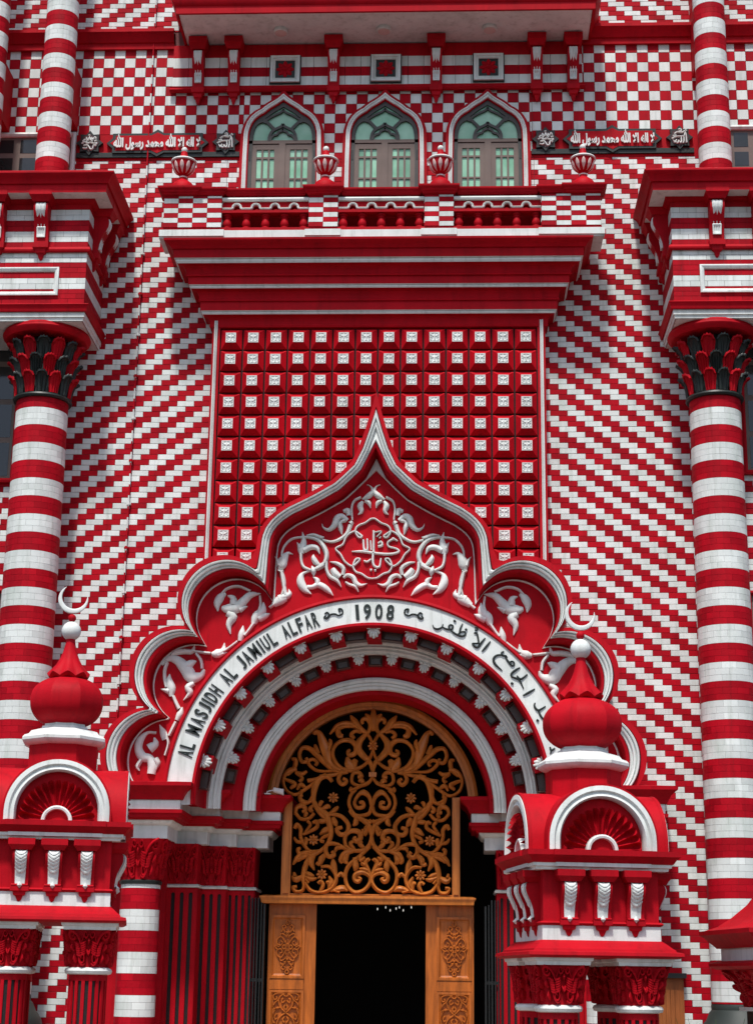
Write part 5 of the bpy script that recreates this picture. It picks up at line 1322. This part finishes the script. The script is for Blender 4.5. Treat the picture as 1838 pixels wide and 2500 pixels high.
# hall behind
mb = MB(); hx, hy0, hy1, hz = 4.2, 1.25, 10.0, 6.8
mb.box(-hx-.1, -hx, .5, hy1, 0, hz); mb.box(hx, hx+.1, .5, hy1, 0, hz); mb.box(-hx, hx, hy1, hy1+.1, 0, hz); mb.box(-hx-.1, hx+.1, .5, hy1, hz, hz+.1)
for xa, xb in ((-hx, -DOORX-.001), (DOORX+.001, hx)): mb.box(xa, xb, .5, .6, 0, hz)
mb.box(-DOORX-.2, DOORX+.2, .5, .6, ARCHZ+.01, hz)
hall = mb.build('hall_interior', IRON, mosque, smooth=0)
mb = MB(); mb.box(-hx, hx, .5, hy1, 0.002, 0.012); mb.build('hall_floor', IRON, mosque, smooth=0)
ch = empty('chandelier', (X(*s3(1000, 105), 5.0), 5.0, 0))
mb = MB(); zc_ = Z(*s3(1000, 80), 5.0); mb.lathe([(.01, zc_), (.01, hz)], 0, 0, 0, 8); mb.build('stem', DARKM, ch)
mb = MB(); mb.lathe([(.30, zc_-.02), (.34, zc_), (.30, zc_+.02)], 0, 0, 0, 24); mb.build('hoop', DARKM, ch)
for x_, y_ in ((885,108),(940,97),(970,117),(1010,105),(1032,97),(1058,117),(1112,97)):
    mb = MB(); p = U(*s3(x_, y_), 4.9); mb.lathe([(.002, -.02), (.008, -.008), (.008, .008), (.002, .02)], p.x-ch.location.x, -.1, p.z, 8); mb.build('crystal', GLINT, ch)
tag(ch, 'small chandelier with glinting drops hanging in the dark hall behind the doorway', 'chandelier')

# folding metal gates beside the doors
def gate(s, lab):
    Yg = .44; root = empty('folding_gate', (mx(X(*s3(70, 400), Yg), s), Yg, 0))
    ztop = Z(*s3(70, 32), Yg); k = (X(*s3(100,400),Yg)-X(*s3(0,400),Yg))/100
    for i, (off, w) in enumerate(((-34, 10), (-14, 9), (8, 11), (28, 9), (50, 12))):
        mb = MB(); x_ = off*k*(-1 if s > 0 else 1)
        mb.box(x_-w*k*.5, x_+w*k*.5, -.04+.03*(i % 2), .03+.03*(i % 2), .02, ztop-.02*i*(1 if i > 2 else 0)); mb.build('gate_slat', DARKM, root, smooth=0)
    for z_ in (.5, 1.2, 1.9, 2.6):
        mb = MB(); a = sorted((-34*k*(-1 if s > 0 else 1), 50*k*(-1 if s > 0 else 1))); mb.box(a[0], a[1], .0, .012, z_, z_+.04); mb.build('gate_bar', DARKM, root, smooth=0)
    tag(root, lab, 'gate')
gate(-1, 'black folding metal gate beside the doorway, below the white security camera')
gate(1, 'black folding metal gate on the doorway side without the security camera')
# security camera on the entablature
p = U(676, 1944, .16); sc = empty('security_camera', (p.x-.10, .17, ze(1907.5, .3)+.002))
mb = MB(); mb.box(-.06, .02, -.05, .05, 0, .012); mb.build('base', PLAST, sc, smooth=0)
mb = MB(); stroke(mb, [(-.03, .01, .010), (-.03, .035, .010), (.02, .05, .010), (.05, .055, .010)], plane_map(0), .015, 3); mb.build('arm', PLAST, sc)
mb = MB(); rows = []
for t, r_ in ((0, .02), (.01, .034), (.12, .038), (.15, .045), (.155, .03)):
    rows.append([(.05+t*.95, -.02-t*.3+r_*math.cos(a), .062-t*.25+r_*math.sin(a)) for a in [2*math.pi*q/14 for q in range(14)]])
mb.grid(rows, 0, closed=True, cap0=True, cap1=True); mb.build('housing', PLAST, sc)
mb = MB(); rows = [[(.05+t*.95, -.02-t*.3+r_*math.cos(a), .062-t*.25+r_*math.sin(a)) for a in [2*math.pi*q/14 for q in range(14)]] for t, r_ in ((.15, .031), (.160, .030), (.161, .004))]
mb.grid(rows, 0, closed=True, cap1=True); mb.build('lens', DARKM, sc)
tag(sc, 'small white bullet security camera on the ledge beside the carved screen', 'camera')

# side door in the brick wall
x0_, x1_ = X(1600, 2450, 0), X(1668, 2450, 0); zt_ = Z(1640, 2388, 0)
mb = MB(); mb.box(x0_, x1_, -.06, .004, 0, zt_); sdoor = mb.build('side_door', TIMB, mosque, smooth=0)
for i in range(4):
    mb = MB(); w = (x1_-x0_-.12)/4; mb.box(x0_+.06+i*w+.004, x0_+.06+(i+1)*w-.004, -.075, -.0605, 0, zt_-.14); mb.build('plank', TIMB, sdoor, smooth=0)
mb = MB(); mb.box(x0_-.03, x1_+.03, -.14, .004, zt_, zt_+.06); mb.build('door_hood', DARKM, sdoor, smooth=0)

# ------------------------------------------------------------------ drainpipe
xp = X(349, 600, -.05); dp = empty('drainpipe', (xp, -.05, 0))
def wall_white(x, z):
    for b_ in bricks+checks:
        if b_[1] <= x <= b_[2] and b_[3] <= z <= b_[4]: return b_[0]
    return False
z_ = 3.0
while z_ < TOPZ-.2:
    wcol = wall_white(xp, z_+BH*.5); h_ = BH
    while z_+h_ < TOPZ-.2 and h_ < 1.0 and wall_white(xp, z_+h_+BH*.5) == wcol: h_ += BH
    mb = MB(); mb.lathe([(.011, z_), (.011, z_+h_-.001)], 0, 0, 0, 10); mb.build('pipe_length', WHITEB if wcol else REDB, dp); z_ += h_
for k in range(16):
    zz_ = 3.3+k*.62
    mb = MB(); mb.lathe([(.012, zz_-.02), (.019, zz_-.018), (.019, zz_+.018), (.012, zz_+.02)], 0, 0, 0, 12); mb.box(-.03, .03, .005, .05, zz_-.012, zz_+.012); mb.build('clamp', WHITE if k % 2 else RED, dp)
tag(dp, 'thin drainpipe painted red and white running down the diagonal brickwork', 'pipe')

# ------------------------------------------------------------------ calligraphy plaques
def star(cx, cz, r_, k=.72, n=8, a0=0):
    return [(cx+(r_ if i % 2 == 0 else r_*k)*math.sin(a0+i*math.pi/n), cz+(r_ if i % 2 == 0 else r_*k)*math.cos(a0+i*math.pi/n)) for i in range(2*n)]
def scale_poly(poly, c, f): return [(c[0]+(x-c[0])*f, c[1]+(z-c[1])*f) for x, z in poly]
SHA = ''.join(reversed('\uFEFB \uFE8D\uFEDF\uFEEA \uFE8D\uFEFB \uFDF2 \uFEE3\uFEA4\uFEE4\uFEAA \uFEAD\uFEB3\uFEEE\uFEDD \uFDF2'))
def text_on(parent, s_, x0_, x1_, z0_, z1_, Y, m, d=.025, off=.022):
    vs_, fs = glyph(s_, off)
    mn, mxx = vs_.min(0), vs_.max(0); out = []
    for v in vs_:
        out.append((x0_+(v[0]-mn[0])/(mxx[0]-mn[0])*(x1_-x0_), Y-(v[2]+.5)*d, z0_+(v[1]-mn[1])/(mxx[1]-mn[1])*(z1_-z0_)))
    mb = MB(); mb.add(out, fs); mb.build('calligraphy', m, parent, smooth=0)
def rect_plaque(zf, xl, xr_, yt, yb, xm, lab):
    x0_, x1_ = X(*zf(xl, 170), 0), X(*zf(xr_, 160), 0); z1_, z0_ = Z(*zf((xl+xr_)/2, yt), 0), Z(*zf((xl+xr_)/2, yb), 0)
    h = (z1_-z0_); zm = (z0_+z1_)/2; xmid = (x0_+x1_)/2; e = .16
    poly = [(x0_, zm), (x0_+e*.55, zm+h*.26), (x0_+e*.55, z1_), (xmid-e*.6, z1_), (xmid, z1_+h*.20), (xmid+e*.6, z1_), (x1_-e*.55, z1_), (x1_-e*.55, zm+h*.26), (x1_, zm), (x1_-e*.55, zm-h*.26), (x1_-e*.55, z0_), (xmid+e*.6, z0_), (xmid, z0_-h*.20), (xmid-e*.6, z0_), (x0_+e*.55, z0_), (x0_+e*.55, zm-h*.26)]
    root = empty('calligraphy_plaque', (xmid, 0, z0_)); root.parent = None
    L = lambda P: [(x-xmid, z-z0_) for x, z in P]
    mb = MB(); mb.prism(L(poly), -.055, .0); mb.build('frame', BLACK, root, smooth=0)
    mb = MB(); mb.prism(L([(xmid+(x-xmid)*(1-.055/(x1_-x0_)*2), zm+(z-zm)*.77) for x, z in poly]), -.060, -.0551); mb.build('field', RED, root, smooth=0)
    text_on(root, SHA, x0_-xmid+e*.68, x1_-xmid-e*.68, h*.10, h*.92, -.0601, WHITE, off=.045)
    tag(root, lab, 'sign')
RND = [[(-.6,.1),(-.4,.3),(-.1,.25),(.0,.55),(.1,.25),(.3,.3),(.5,.55),(.6,.35)], [(-.7,-.1),(-.4,.05),(-.2,-.1),(.1,.0),(.4,-.1),(.7,-.05),(.6,-.25)], [(-.5,-.3),(-.2,-.25),(.0,-.45),(.15,-.7),(.35,-.6),(.4,-.3),(.65,-.35)], [(-.3,.5),(-.2,.2),(-.35,-.05)], [(.2,.5),(.25,.1)], [(-.1,.7),(.05,.75)], [(-.55,-.55),(-.3,-.6),(-.15,-.5)], [(.45,.15),(.7,.2)]]
RND2 = [[(-.75,-.2),(-.4,.0),(.0,.05),(.4,.1),(.5,.5)], [(-.5,.3),(-.2,.5),(.2,.45),(.45,.6)], [(-.1,.75),(.1,.8),(.15,.6),(-.1,.55)], [(.55,.4),(.6,-.1),(.62,-.6)], [(.35,.1),(.38,-.35),(.3,-.65)], [(.12,.0),(.15,-.4),(.05,-.62),(-.1,-.4)], [(-.1,-.35),(-.2,-.62),(-.4,-.5),(-.3,-.3)], [(-.6,-.35),(-.45,-.6)], [(-.65,.1),(-.3,.15)], [(.65,.6),(.5,.75)]]
def round_plaque(zf, cx, cy, strokes, lab):
    c = U(*zf(cx, cy), 0); r_ = abs(X(*zf(cx+128, cy), 0)-c.x)
    root = empty('calligraphy_roundel', (c.x, 0, c.z))
    mb = MB(); mb.prism(star(0, 0, r_), -.055, 0); mb.build('frame', BLACK, root, smooth=0)
    mb = MB(); mb.prism(star(0, 0, r_*.74, .80), -.060, -.0551); mb.build('field', mat('roundel_field', (.05,.012,.014), .5), root, smooth=0)
    for P in strokes:
        mb = MB(); stroke(mb, [(x*r_*.82, z*r_*.82, r_*.062) for x, z in P], plane_map(-.0601), .025, 3); mb.build('calligraphy', WHITE, root)
    tag(root, lab, 'sign')
rect_plaque(p1, 325, 1300, 78, 262, 812, 'long red calligraphy plaque with dark frame on the wall crossed by the drainpipe')
rect_plaque(p2, 325, 1275, 75, 262, 800, 'long red calligraphy plaque with dark frame on the wall without a pipe')
round_plaque(p1, 162, 170, RND, 'dark star-shaped calligraphy roundel beside the striped column, on the drainpipe wall')
round_plaque(p1, 1465, 158, RND2, 'dark star-shaped calligraphy roundel beside the ogee window, on the drainpipe wall')
round_plaque(p2, 160, 170, RND, 'dark star-shaped calligraphy roundel beside the ogee window, on the wall without a pipe')
round_plaque(p2, 1443, 155, RND2, 'dark star-shaped calligraphy roundel beside the striped column, on the wall without a pipe')

# ------------------------------------------------------------------ gate pavilions
PHI = R(10.5)
KY = -6.3
KX = X(1416.5, 1585, KY)
def zk(y): return Z(1416.5, y, KY)
mk = (X(1466, 1700, KY)-X(1366, 1700, KY))/100
def zf_(y): return Z(1462, y, KY-.62)
def sweep4(hx, hy, prof):
    return [[(-hx-o, -hy-o, z), (hx+o, -hy-o, z), (hx+o, hy+o, z), (-hx-o, hy+o, z)] for o, z in prof]
def pavilion(loc, rot, dz, lab):
    K = empty('gate_pavilion', (loc[0], loc[1], 0), rot); K['dz'] = dz
    def z(v): return v+dz
    def zz(y): return z(zk(y))
    def zfr(y): return z(zf_(y))
    # crescent
    mb = MB(); cz = zz(1503); ro = 38.7*mk; n = 28; rows = []
    for i in range(n+1):
        t = -1+2*i/n; a = -math.pi/2+R(22)*-1+t*R(128); w = .5*math.cos(t*math.pi/2)**.8*13*mk+.002
        rm = ro-w
        rows.append([(math.cos(a)*(rm+w*math.cos(q)), .55*w*math.sin(q), cz+math.sin(a)*(rm+w*math.cos(q))) for q in [2*math.pi*k/8 for k in range(8)]])
    mb.grid(rows, 0, closed=True, cap0=True, cap1=True); mb.build('crescent', WHITE, K)
    def ball(nm, yc, r_, m):
        mb = MB(); c = zz(yc); mb.lathe([(r_*math.sin(a)+.0005, c-r_*math.cos(a)) for a in [math.pi*q/12 for q in range(13)]], 0, 0, 0, 24); mb.build(nm, m, K)
    ball('red_ball', 1551.5, 10.3*mk, RED); ball('white_ball', 1585, 25*mk, WHITE)
    # spire with scalloped skirt
    mb = MB(); rows = []; N_ = 64
    sp = [(1606, 11.5), (1620, 13), (1640, 18), (1655, 24), (1670, 32), (1682, 42), (1690, 50), (1695, 55)]
    for i, (y, r_) in enumerate(sp):
        row = []
        for q in range(N_):
            a = 2*math.pi*q/N_+math.pi/8; f = abs(((a/(math.pi/4)) % 1)-.5)*2
            pr = math.cos(math.pi/8)/math.cos((((a+math.pi/8)/(math.pi/4)) % 1-.5)*math.pi/4)
            t = i/(len(sp)-1)
            row.append((r_*mk*1.0*(1-.06*t*(1-f)) *math.cos(a), r_*mk*(1-.06*t*(1-f))*math.sin(a), zz(y)+(-.045*(1-f)**1.3+.0)*t**3*1.0))
        rows.append(row)
    rows.append([(x*.90, y_*.90, q-.03) for x, y_, q in rows[-1]]); rows.append([(x*.6, y_*.6, rows[-1][0][2]) for x, y_, q in rows[-1]])
    mb.grid(rows, 0, closed=True, cap0=True, cap1=True); mb.build('spire', RED, K, smooth=40)
    # ribbed dome
    mb = MB(); rows = []; zc_ = zz(1768); rmax = 95*mk
    for i in range(19):
        t = -.92+1.86*i/18; t = max(min(t, .97), -.90)
        rr = rmax*math.sqrt(max(0, 1-abs(t)**2.3)); zv = zc_+t*(66*mk if t > 0 else 70*mk)
        row = []
        for q in range(48):
            a = 2*math.pi*q/48+math.pi/8; f = ((a-math.pi/8)/(math.pi/4)) % 1-.5
            pr = math.cos(math.pi/8)/math.cos(f*math.pi/4); row.append((rr*(.35+.65*pr)*1.02*math.cos(a), rr*(.35+.65*pr)*1.02*math.sin(a), zv))
        rows.append(row)
    mb.grid(rows, 0, closed=True, cap0=True, cap1=True); mb.build('dome', RED, K, smooth=12)
    def octa(nm, m, prof, par_=K):
        mb = MB(); mb.lathe([(r_*mk/math.cos(math.pi/8), zz(y)) for y, r_ in prof], 0, 0, 0, 8, a0=math.pi/8); return mb.build(nm, m, par_, smooth=32)
    ob = octa('dome_base', WHITE, ((1822,50),(1833,50),(1834,56),(1840,58),(1848,82),(1856,88),(1860,98),(1866,103),(1873,103),(1879,99),(1884,90),(1886,84)))
    octa('drum', RED, ((1885,84.5),(1990,84.5)))
    # crossed barrel vaults with shell niches
    zb = zfr(2077); ra, st = 128*mk*1.015, .085
    def arch_pts(r_, n=24, stl=st): 
        return [(r_, 0.0)]+[(r_*math.cos(a), stl+r_*math.sin(a)) for a in [math.pi*q/n for q in range(n+1)]]+[(-r_, 0.0)]
    LA = .615
    def barrel(r_, half, axis, stl, nm):
        mb = MB(); pts = arch_pts(r_, 24, stl); rows = []
        for e in (-half, half):
            rows.append([(u, e, zb+v) if axis == 'y' else (e, u, zb+v) for u, v in pts])
        mb.grid(rows); return mb.build(nm, RED, K, smooth=30)
    barrel(ra, LA, 'y', st, 'barrel_roof'); barrel(ra*.99, LA+.0, 'x', st-.03, 'barrel_roof')
    for kf in range(4):
        ang = kf*math.pi/2; ca, sa = math.cos(ang), math.sin(ang)
        stl = st if kf % 2 == 0 else st-.03; rr0 = ra if kf % 2 == 0 else ra*.99
        def PT(u, d, v): return (u*ca+d*sa, u*sa-d*ca, zb+v)     # d outward
        def ring_(nm, m, seq, par_):
            mb = MB(); mb.grid([[PT(u, d, v) for u, v in arch_pts(r_, 28, stl)] for r_, d in seq]); return mb.build(nm, m, par_)
        rm_ = ring_('arch_moulding', WHITE, ((rr0-.014, LA-.02), (rr0-.014, LA+.03), (rr0-.055, LA+.036), (rr0-.072, LA+.012), (rr0-.105, LA+.028), (rr0-.122, LA+.0), (rr0-.122, LA-.07)), K)
        ring_('arch_edge', RED, ((rr0+.004, LA-.01), (rr0+.004, LA+.022), (rr0-.016, LA+.022), (rr0-.016, LA)), rm_)
        mb = MB(); pts = arch_pts(rr0-.12, 28, stl); mb.add([PT(u, LA-.066, v) for u, v in pts], [tuple(range(len(pts)))]); mb.build('niche', RED, rm_, smooth=0)
        # scallop shell
        n = 15; r0_, r1_ = .105, rr0-.185
        for q in range(n):
            a0_ = math.pi*(q+.5)/n; hw = math.pi/n/2*.99
            mb = MB(); rows = []
            for i in range(10):
                t = i/9; row = []
                for j in range(9):
                    s_ = -1+j/4
                    endr = r1_*(1+.13*math.sqrt(max(0, 1-s_*s_)))
                    rho = r0_+(endr-r0_)*t
                    a = a0_+s_*hw
                    dpt = LA-.064+.058*abs(s_)**1.6*(t*.75+.25)+.062*max(0, (t-.78)/.22)**1.3
                    row.append(PT(rho*math.cos(a), dpt, .012+rho*math.sin(a)*1.04))
                rows.append(row)
            rows.append([PT(*( (lambda p: (p[0], p[1], p[2]))( (0, 0, 0) )))]*9) if False else None
            mb.grid(rows); mb.build('shell_rib', RED, rm_, smooth=60)
        mb = MB(); mb.grid([[PT(r_*math.cos(a), d, .0+r_*math.sin(a)) for a in [math.pi*q/16 for q in range(17)]] for r_, d in ((.145, LA-.06), (.143, LA-.0), (.130, LA+.012), (.112, LA+.008), (.105, LA-.03))]); mb.build('shell_ring', WHITE, rm_)
        mb = MB(); mb.add([PT(.108*math.cos(a), LA-.03, .108*math.sin(a)) for a in [math.pi*q/16 for q in range(17)]], [tuple(range(17))]); mb.build('shell_boss', RED, rm_, smooth=0)
    # cornice
    hb = .565
    mb = MB(); mb.grid(sweep4(hb, hb, [(-.1, zfr(2077)+.003), (.125, zfr(2077)), (.125, zfr(2090)), (.115, zfr(2092)), (.09, zfr(2098)), (.075, zfr(2105)), (.065, zfr(2108)), (-.1, zfr(2108)-.001)]), 0, closed=True, cap0=True, cap1=True); cor = mb.build('cornice', RED, K)
    mb = MB(); mb.grid(sweep4(hb, hb, [(-.1, zfr(2107.5)), (.06, zfr(2107.7)), (.055, zfr(2116)), (.035, zfr(2118)), (.03, zfr(2124)), (-.1, zfr(2124.5))]), 0, closed=True, cap0=True, cap1=True); mb.build('cornice_fillet', WHITE, cor)
    for kf in range(4):
        ang = kf*math.pi/2
        mb = MB(); mb.box(-.46, .46, -hb-.145, -hb-.1, zfr(2090.5), zfr(2076.6)); mb.build('cornice_break', RED, cor, rotz=ang, smooth=0)
        mb = MB(); mb.box(-.43, .43, -hb-.075, -hb-.03, zfr(2116.5), zfr(2107.2)); mb.build('cornice_break', WHITE, cor, rotz=ang, smooth=0)
    # body with corbels
    bh_ = .520; zt_, zm_ = zfr(2124), zfr(2255)
    mb = MB(); mb.box(-bh_, bh_, -bh_, bh_, zfr(2300), zt_); body = mb.build('frieze_body', RED, K, smooth=0)
    Hc = zt_-zfr(2246)
    for ang in (0, math.pi/2, -math.pi/2, math.pi):
        ca, sa = math.cos(ang), math.sin(ang)
        for u in (-.298, 0, .298):
            O = Vector((u*ca+bh_*sa, u*sa-bh_*ca, zt_)); corbel(K, O, (ca, sa, 0), (sa, -ca, 0), .122, Hc, .115, leaf=True, tip=True)
    mb = MB(); mb.grid(sweep4(bh_, bh_, [(-.01, zfr(2250)+.004), (.02, zfr(2250)), (.035, zfr(2254)), (.02, zfr(2259)), (-.01, zfr(2260))]), 0, closed=True); mb.build('string_moulding', RED, body)
    mb = MB(); mb.grid(sweep4(bh_, bh_, [(-.01, zfr(2260)), (.012, zfr(2260)), (.012, zfr(2297)), (-.01, zfr(2297))]), 0, closed=True); mb.build('white_band', WHITE, body, smooth=20)
    mb = MB(); mb.grid(sweep4(bh_, bh_, [(-.02, zfr(2294)), (.02, zfr(2296)), (.05, zfr(2303)), (.095, zfr(2315)), (.11, zfr(2317)), (.115, zfr(2322)), (.165, zfr(2325)), (.172, zfr(2333)), (.15, zfr(2337)), (.13, zfr(2339)), (-.05, zfr(2340))]), 0, closed=True, cap0=True, cap1=True); mb.build('ledge', RED, K)
    # four columns
    cofs = .362; za1, za0, zc0_, zr0 = zfr(2339), zfr(2357), zfr(2455), zfr(2473)
    proto = None
    mb = MB(); mb.lathe([(.155, -.3), (.155, zr0)], 0, 0, 0, 32); shaft = mb.build('column', FLUTE, None)
    nf = 16; zfl = zr0-.07
    mb = MB()
    for q in range(nf):
        a0_, a1_ = 2*math.pi*(q+.27)/nf, 2*math.pi*(q+.73)/nf
        mb.grid([[(r_*math.cos(a), r_*math.sin(a), z_) for a, r_ in ((a0_, .15), (a0_, .172), ((a0_+a1_)/2, .173), (a1_, .172), (a1_, .15))] for z_ in (-.3, zr0-.02)])
    mb.lathe([(.15, zfl+.012), (.172, zfl+.012), (.172, zr0), (.15, zr0)], 0, 0, 0, 48)
    mb.build('shaft_fillets', RED, shaft)
    mb = MB(); mb.lathe([(.165, zr0-.005), (.205, zr0+.005), (.215, zr0+.03), (.205, zc0_-.01), (.18, zc0_)], 0, 0, 0, 36); mb.build('column_ring', WHITE, shaft)
    H = za0-zc0_
    def rad(ph, v):
        sq = 1/max(abs(math.cos(ph)), abs(math.sin(ph))); return .178*(1-v**1.9)+(.208*min(sq, 1.30))*v**1.9
    mb = MB(); mb.grid([[(rad(a, v)*math.cos(a), rad(a, v)*math.sin(a), zc0_+v*H) for a in [2*math.pi*q/48 for q in range(48)]] for v in [k/10 for k in range(11)]], 0, closed=True, cap1=True); mb.build('capital', RED, shaft)
    fm = MB()
    for fc in range(4):
        A0 = fc*math.pi/2
        def M(u, v, h):
            a = A0+u*math.pi/4*.97; q = rad(a, min(max(v, 0), 1))+h*1.05
            return (q*math.cos(a), q*math.sin(a), zc0_+v*H)
        bell_strokes(fm, M)
    fm.build('capital_foliage', RED, shaft, kind='stuff')
    mb = MB(); mb.grid(sweep4(.205, .205, [(0, za0-.002), (.03, za0), (.035, za0+.03), (.05, za0+.036), (.055, za1-.0), (0, za1+.001)]), 0, closed=True, cap0=True, cap1=True); mb.build('abacus', WHITE, shaft)
    for i, (sx_, sy_) in enumerate(((-1,-1),(1,-1),(-1,1),(1,1))):
        o = shaft if i == 0 else copy_tree(shaft)
        o.parent = K; o.location = (sx_*cofs, sy_*cofs, 0)
    tag(K, lab, 'pavilion', 'gate pavilions before the mosque')
    return K
pavilion((KX, KY), PHI, 0.0, 'red domed gate pavilion with crescent, overlapping the Arabic end of the arch inscription')
KY2 = -5.75
KL = U(175, 1541, KY2)
pavilion((KL.x, KY2), PHI, KL.z-zk(1585), 'red domed gate pavilion with crescent, before the great column on the drainpipe side')

# cut-off neighbour pavilion with a sloping roof
gx = U(1938, 2300, -6.6); G = empty('roofed_gate_post', (gx.x, -6.6, 0), PHI)
def zg(y): return Z(1760, y, -7.1)
hg_ = .60
mb = MB(); mb.grid([[(sx_*r_, sy_*r_, z_) for sx_, sy_ in ((-1,-1),(1,-1),(1,1),(-1,1))] for r_, z_ in ((hg_+.04, zg(2268)), (.52, zg(2255)), (.42, zg(2232)), (.31, zg(2200)), (.22, zg(2160)), (.15, zg(2110)))], 0, closed=True, cap0=True, cap1=True); mb.build('roof', RED, G, smooth=50)
mb = MB(); mb.grid(sweep4(.48, .48, [(-.05, zg(2266)), (.17, zg(2266)), (.17, zg(2277)), (.14, zg(2282)), (.10, zg(2295)), (.06, zg(2307)), (.05, zg(2311)), (-.05, zg(2311))]), 0, closed=True, cap0=True, cap1=True); mb.build('cornice', RED, G)
mb = MB(); mb.grid(sweep4(.48, .48, [(-.05, zg(2311)), (.02, zg(2311)), (.02, zg(2343)), (-.05, zg(2343))]), 0, closed=True); mb.build('white_band', WHITE, G)
mb = MB(); mb.grid(sweep4(.48, .48, [(-.05, zg(2342)), (.05, zg(2343)), (.11, zg(2350)), (.11, zg(2357)), (.06, zg(2365)), (-.05, zg(2366))]), 0, closed=True, cap0=True, cap1=True); mb.build('ledge', RED, G)
mb = MB(); mb.grid([[(sx_*r_, sy_*r_, z_) for sx_, sy_ in ((-1,-1),(1,-1),(1,1),(-1,1))] for r_, z_ in ((.36, zg(2460)), (.37, zg(2430)), (.41, zg(2400)), (.48, zg(2378)), (.50, zg(2366)))], 0, closed=True); cap_ = mb.build('capital', RED, G)
fm = MB()
for fc in range(4):
    A0 = fc*math.pi/2; ca, sa = math.cos(A0), math.sin(A0); Hh = zg(2368)-zg(2460)
    def M(u, v, h):
        w = .36+.14*max(v, 0)**2; d = w+h; return (u*w*ca+d*sa, u*w*sa-d*ca, zg(2460)+v*Hh)
    bell_strokes(fm, M)
fm.build('capital_foliage', RED, cap_, kind='stuff')
mb = MB(); mb.box(-.39, .39, -.39, .39, zg(2470), zg(2460)); mb.build('collar', WHITE, G, smooth=0)
mb = MB(); mb.box(-.34, .34, -.34, .34, 0, zg(2470)); mb.build('shaft', FLUTE, G, smooth=0)
tag(G, 'red gate post with sloping roof and white band before the brick wall column', 'gate post')

# spiky plant by the column base
pp = U(1722, 2499, -2.2); pl = empty('agave_plant', (pp.x+.05, -2.2, 0))
mb = MB(); mb.lathe([(.22, 0), (.28, .5), (.30, .55), (.27, .55), (.02, .5)], 0, 0, 0, 20); mb.build('pot', GREY, pl)
ztip = Z(1712, 2487, -2.2)
for k in range(14):
    a = k*2.4; ln = rng.uniform(.25, .5); top = ztip-rng.uniform(0, .16) if k > 1 else ztip
    mb = MB(); rows = []
    for i in range(7):
        t = i/6; r_ = ln*t**1.4*.8; w = .03*(1-t)**.7+.001
        c = (r_*math.cos(a), r_*math.sin(a), .5+(top-.5)*t); rows.append([(c[0]-math.sin(a)*w*q, c[1]+math.cos(a)*w*q, c[2]-abs(q)*.012*-1) for q in (-1, 0, 1)])
    mb.grid(rows); mb.build('leaf', LEAFG, pl)
tag(pl, 'potted spiky green plant at the foot of the striped column', 'plant')
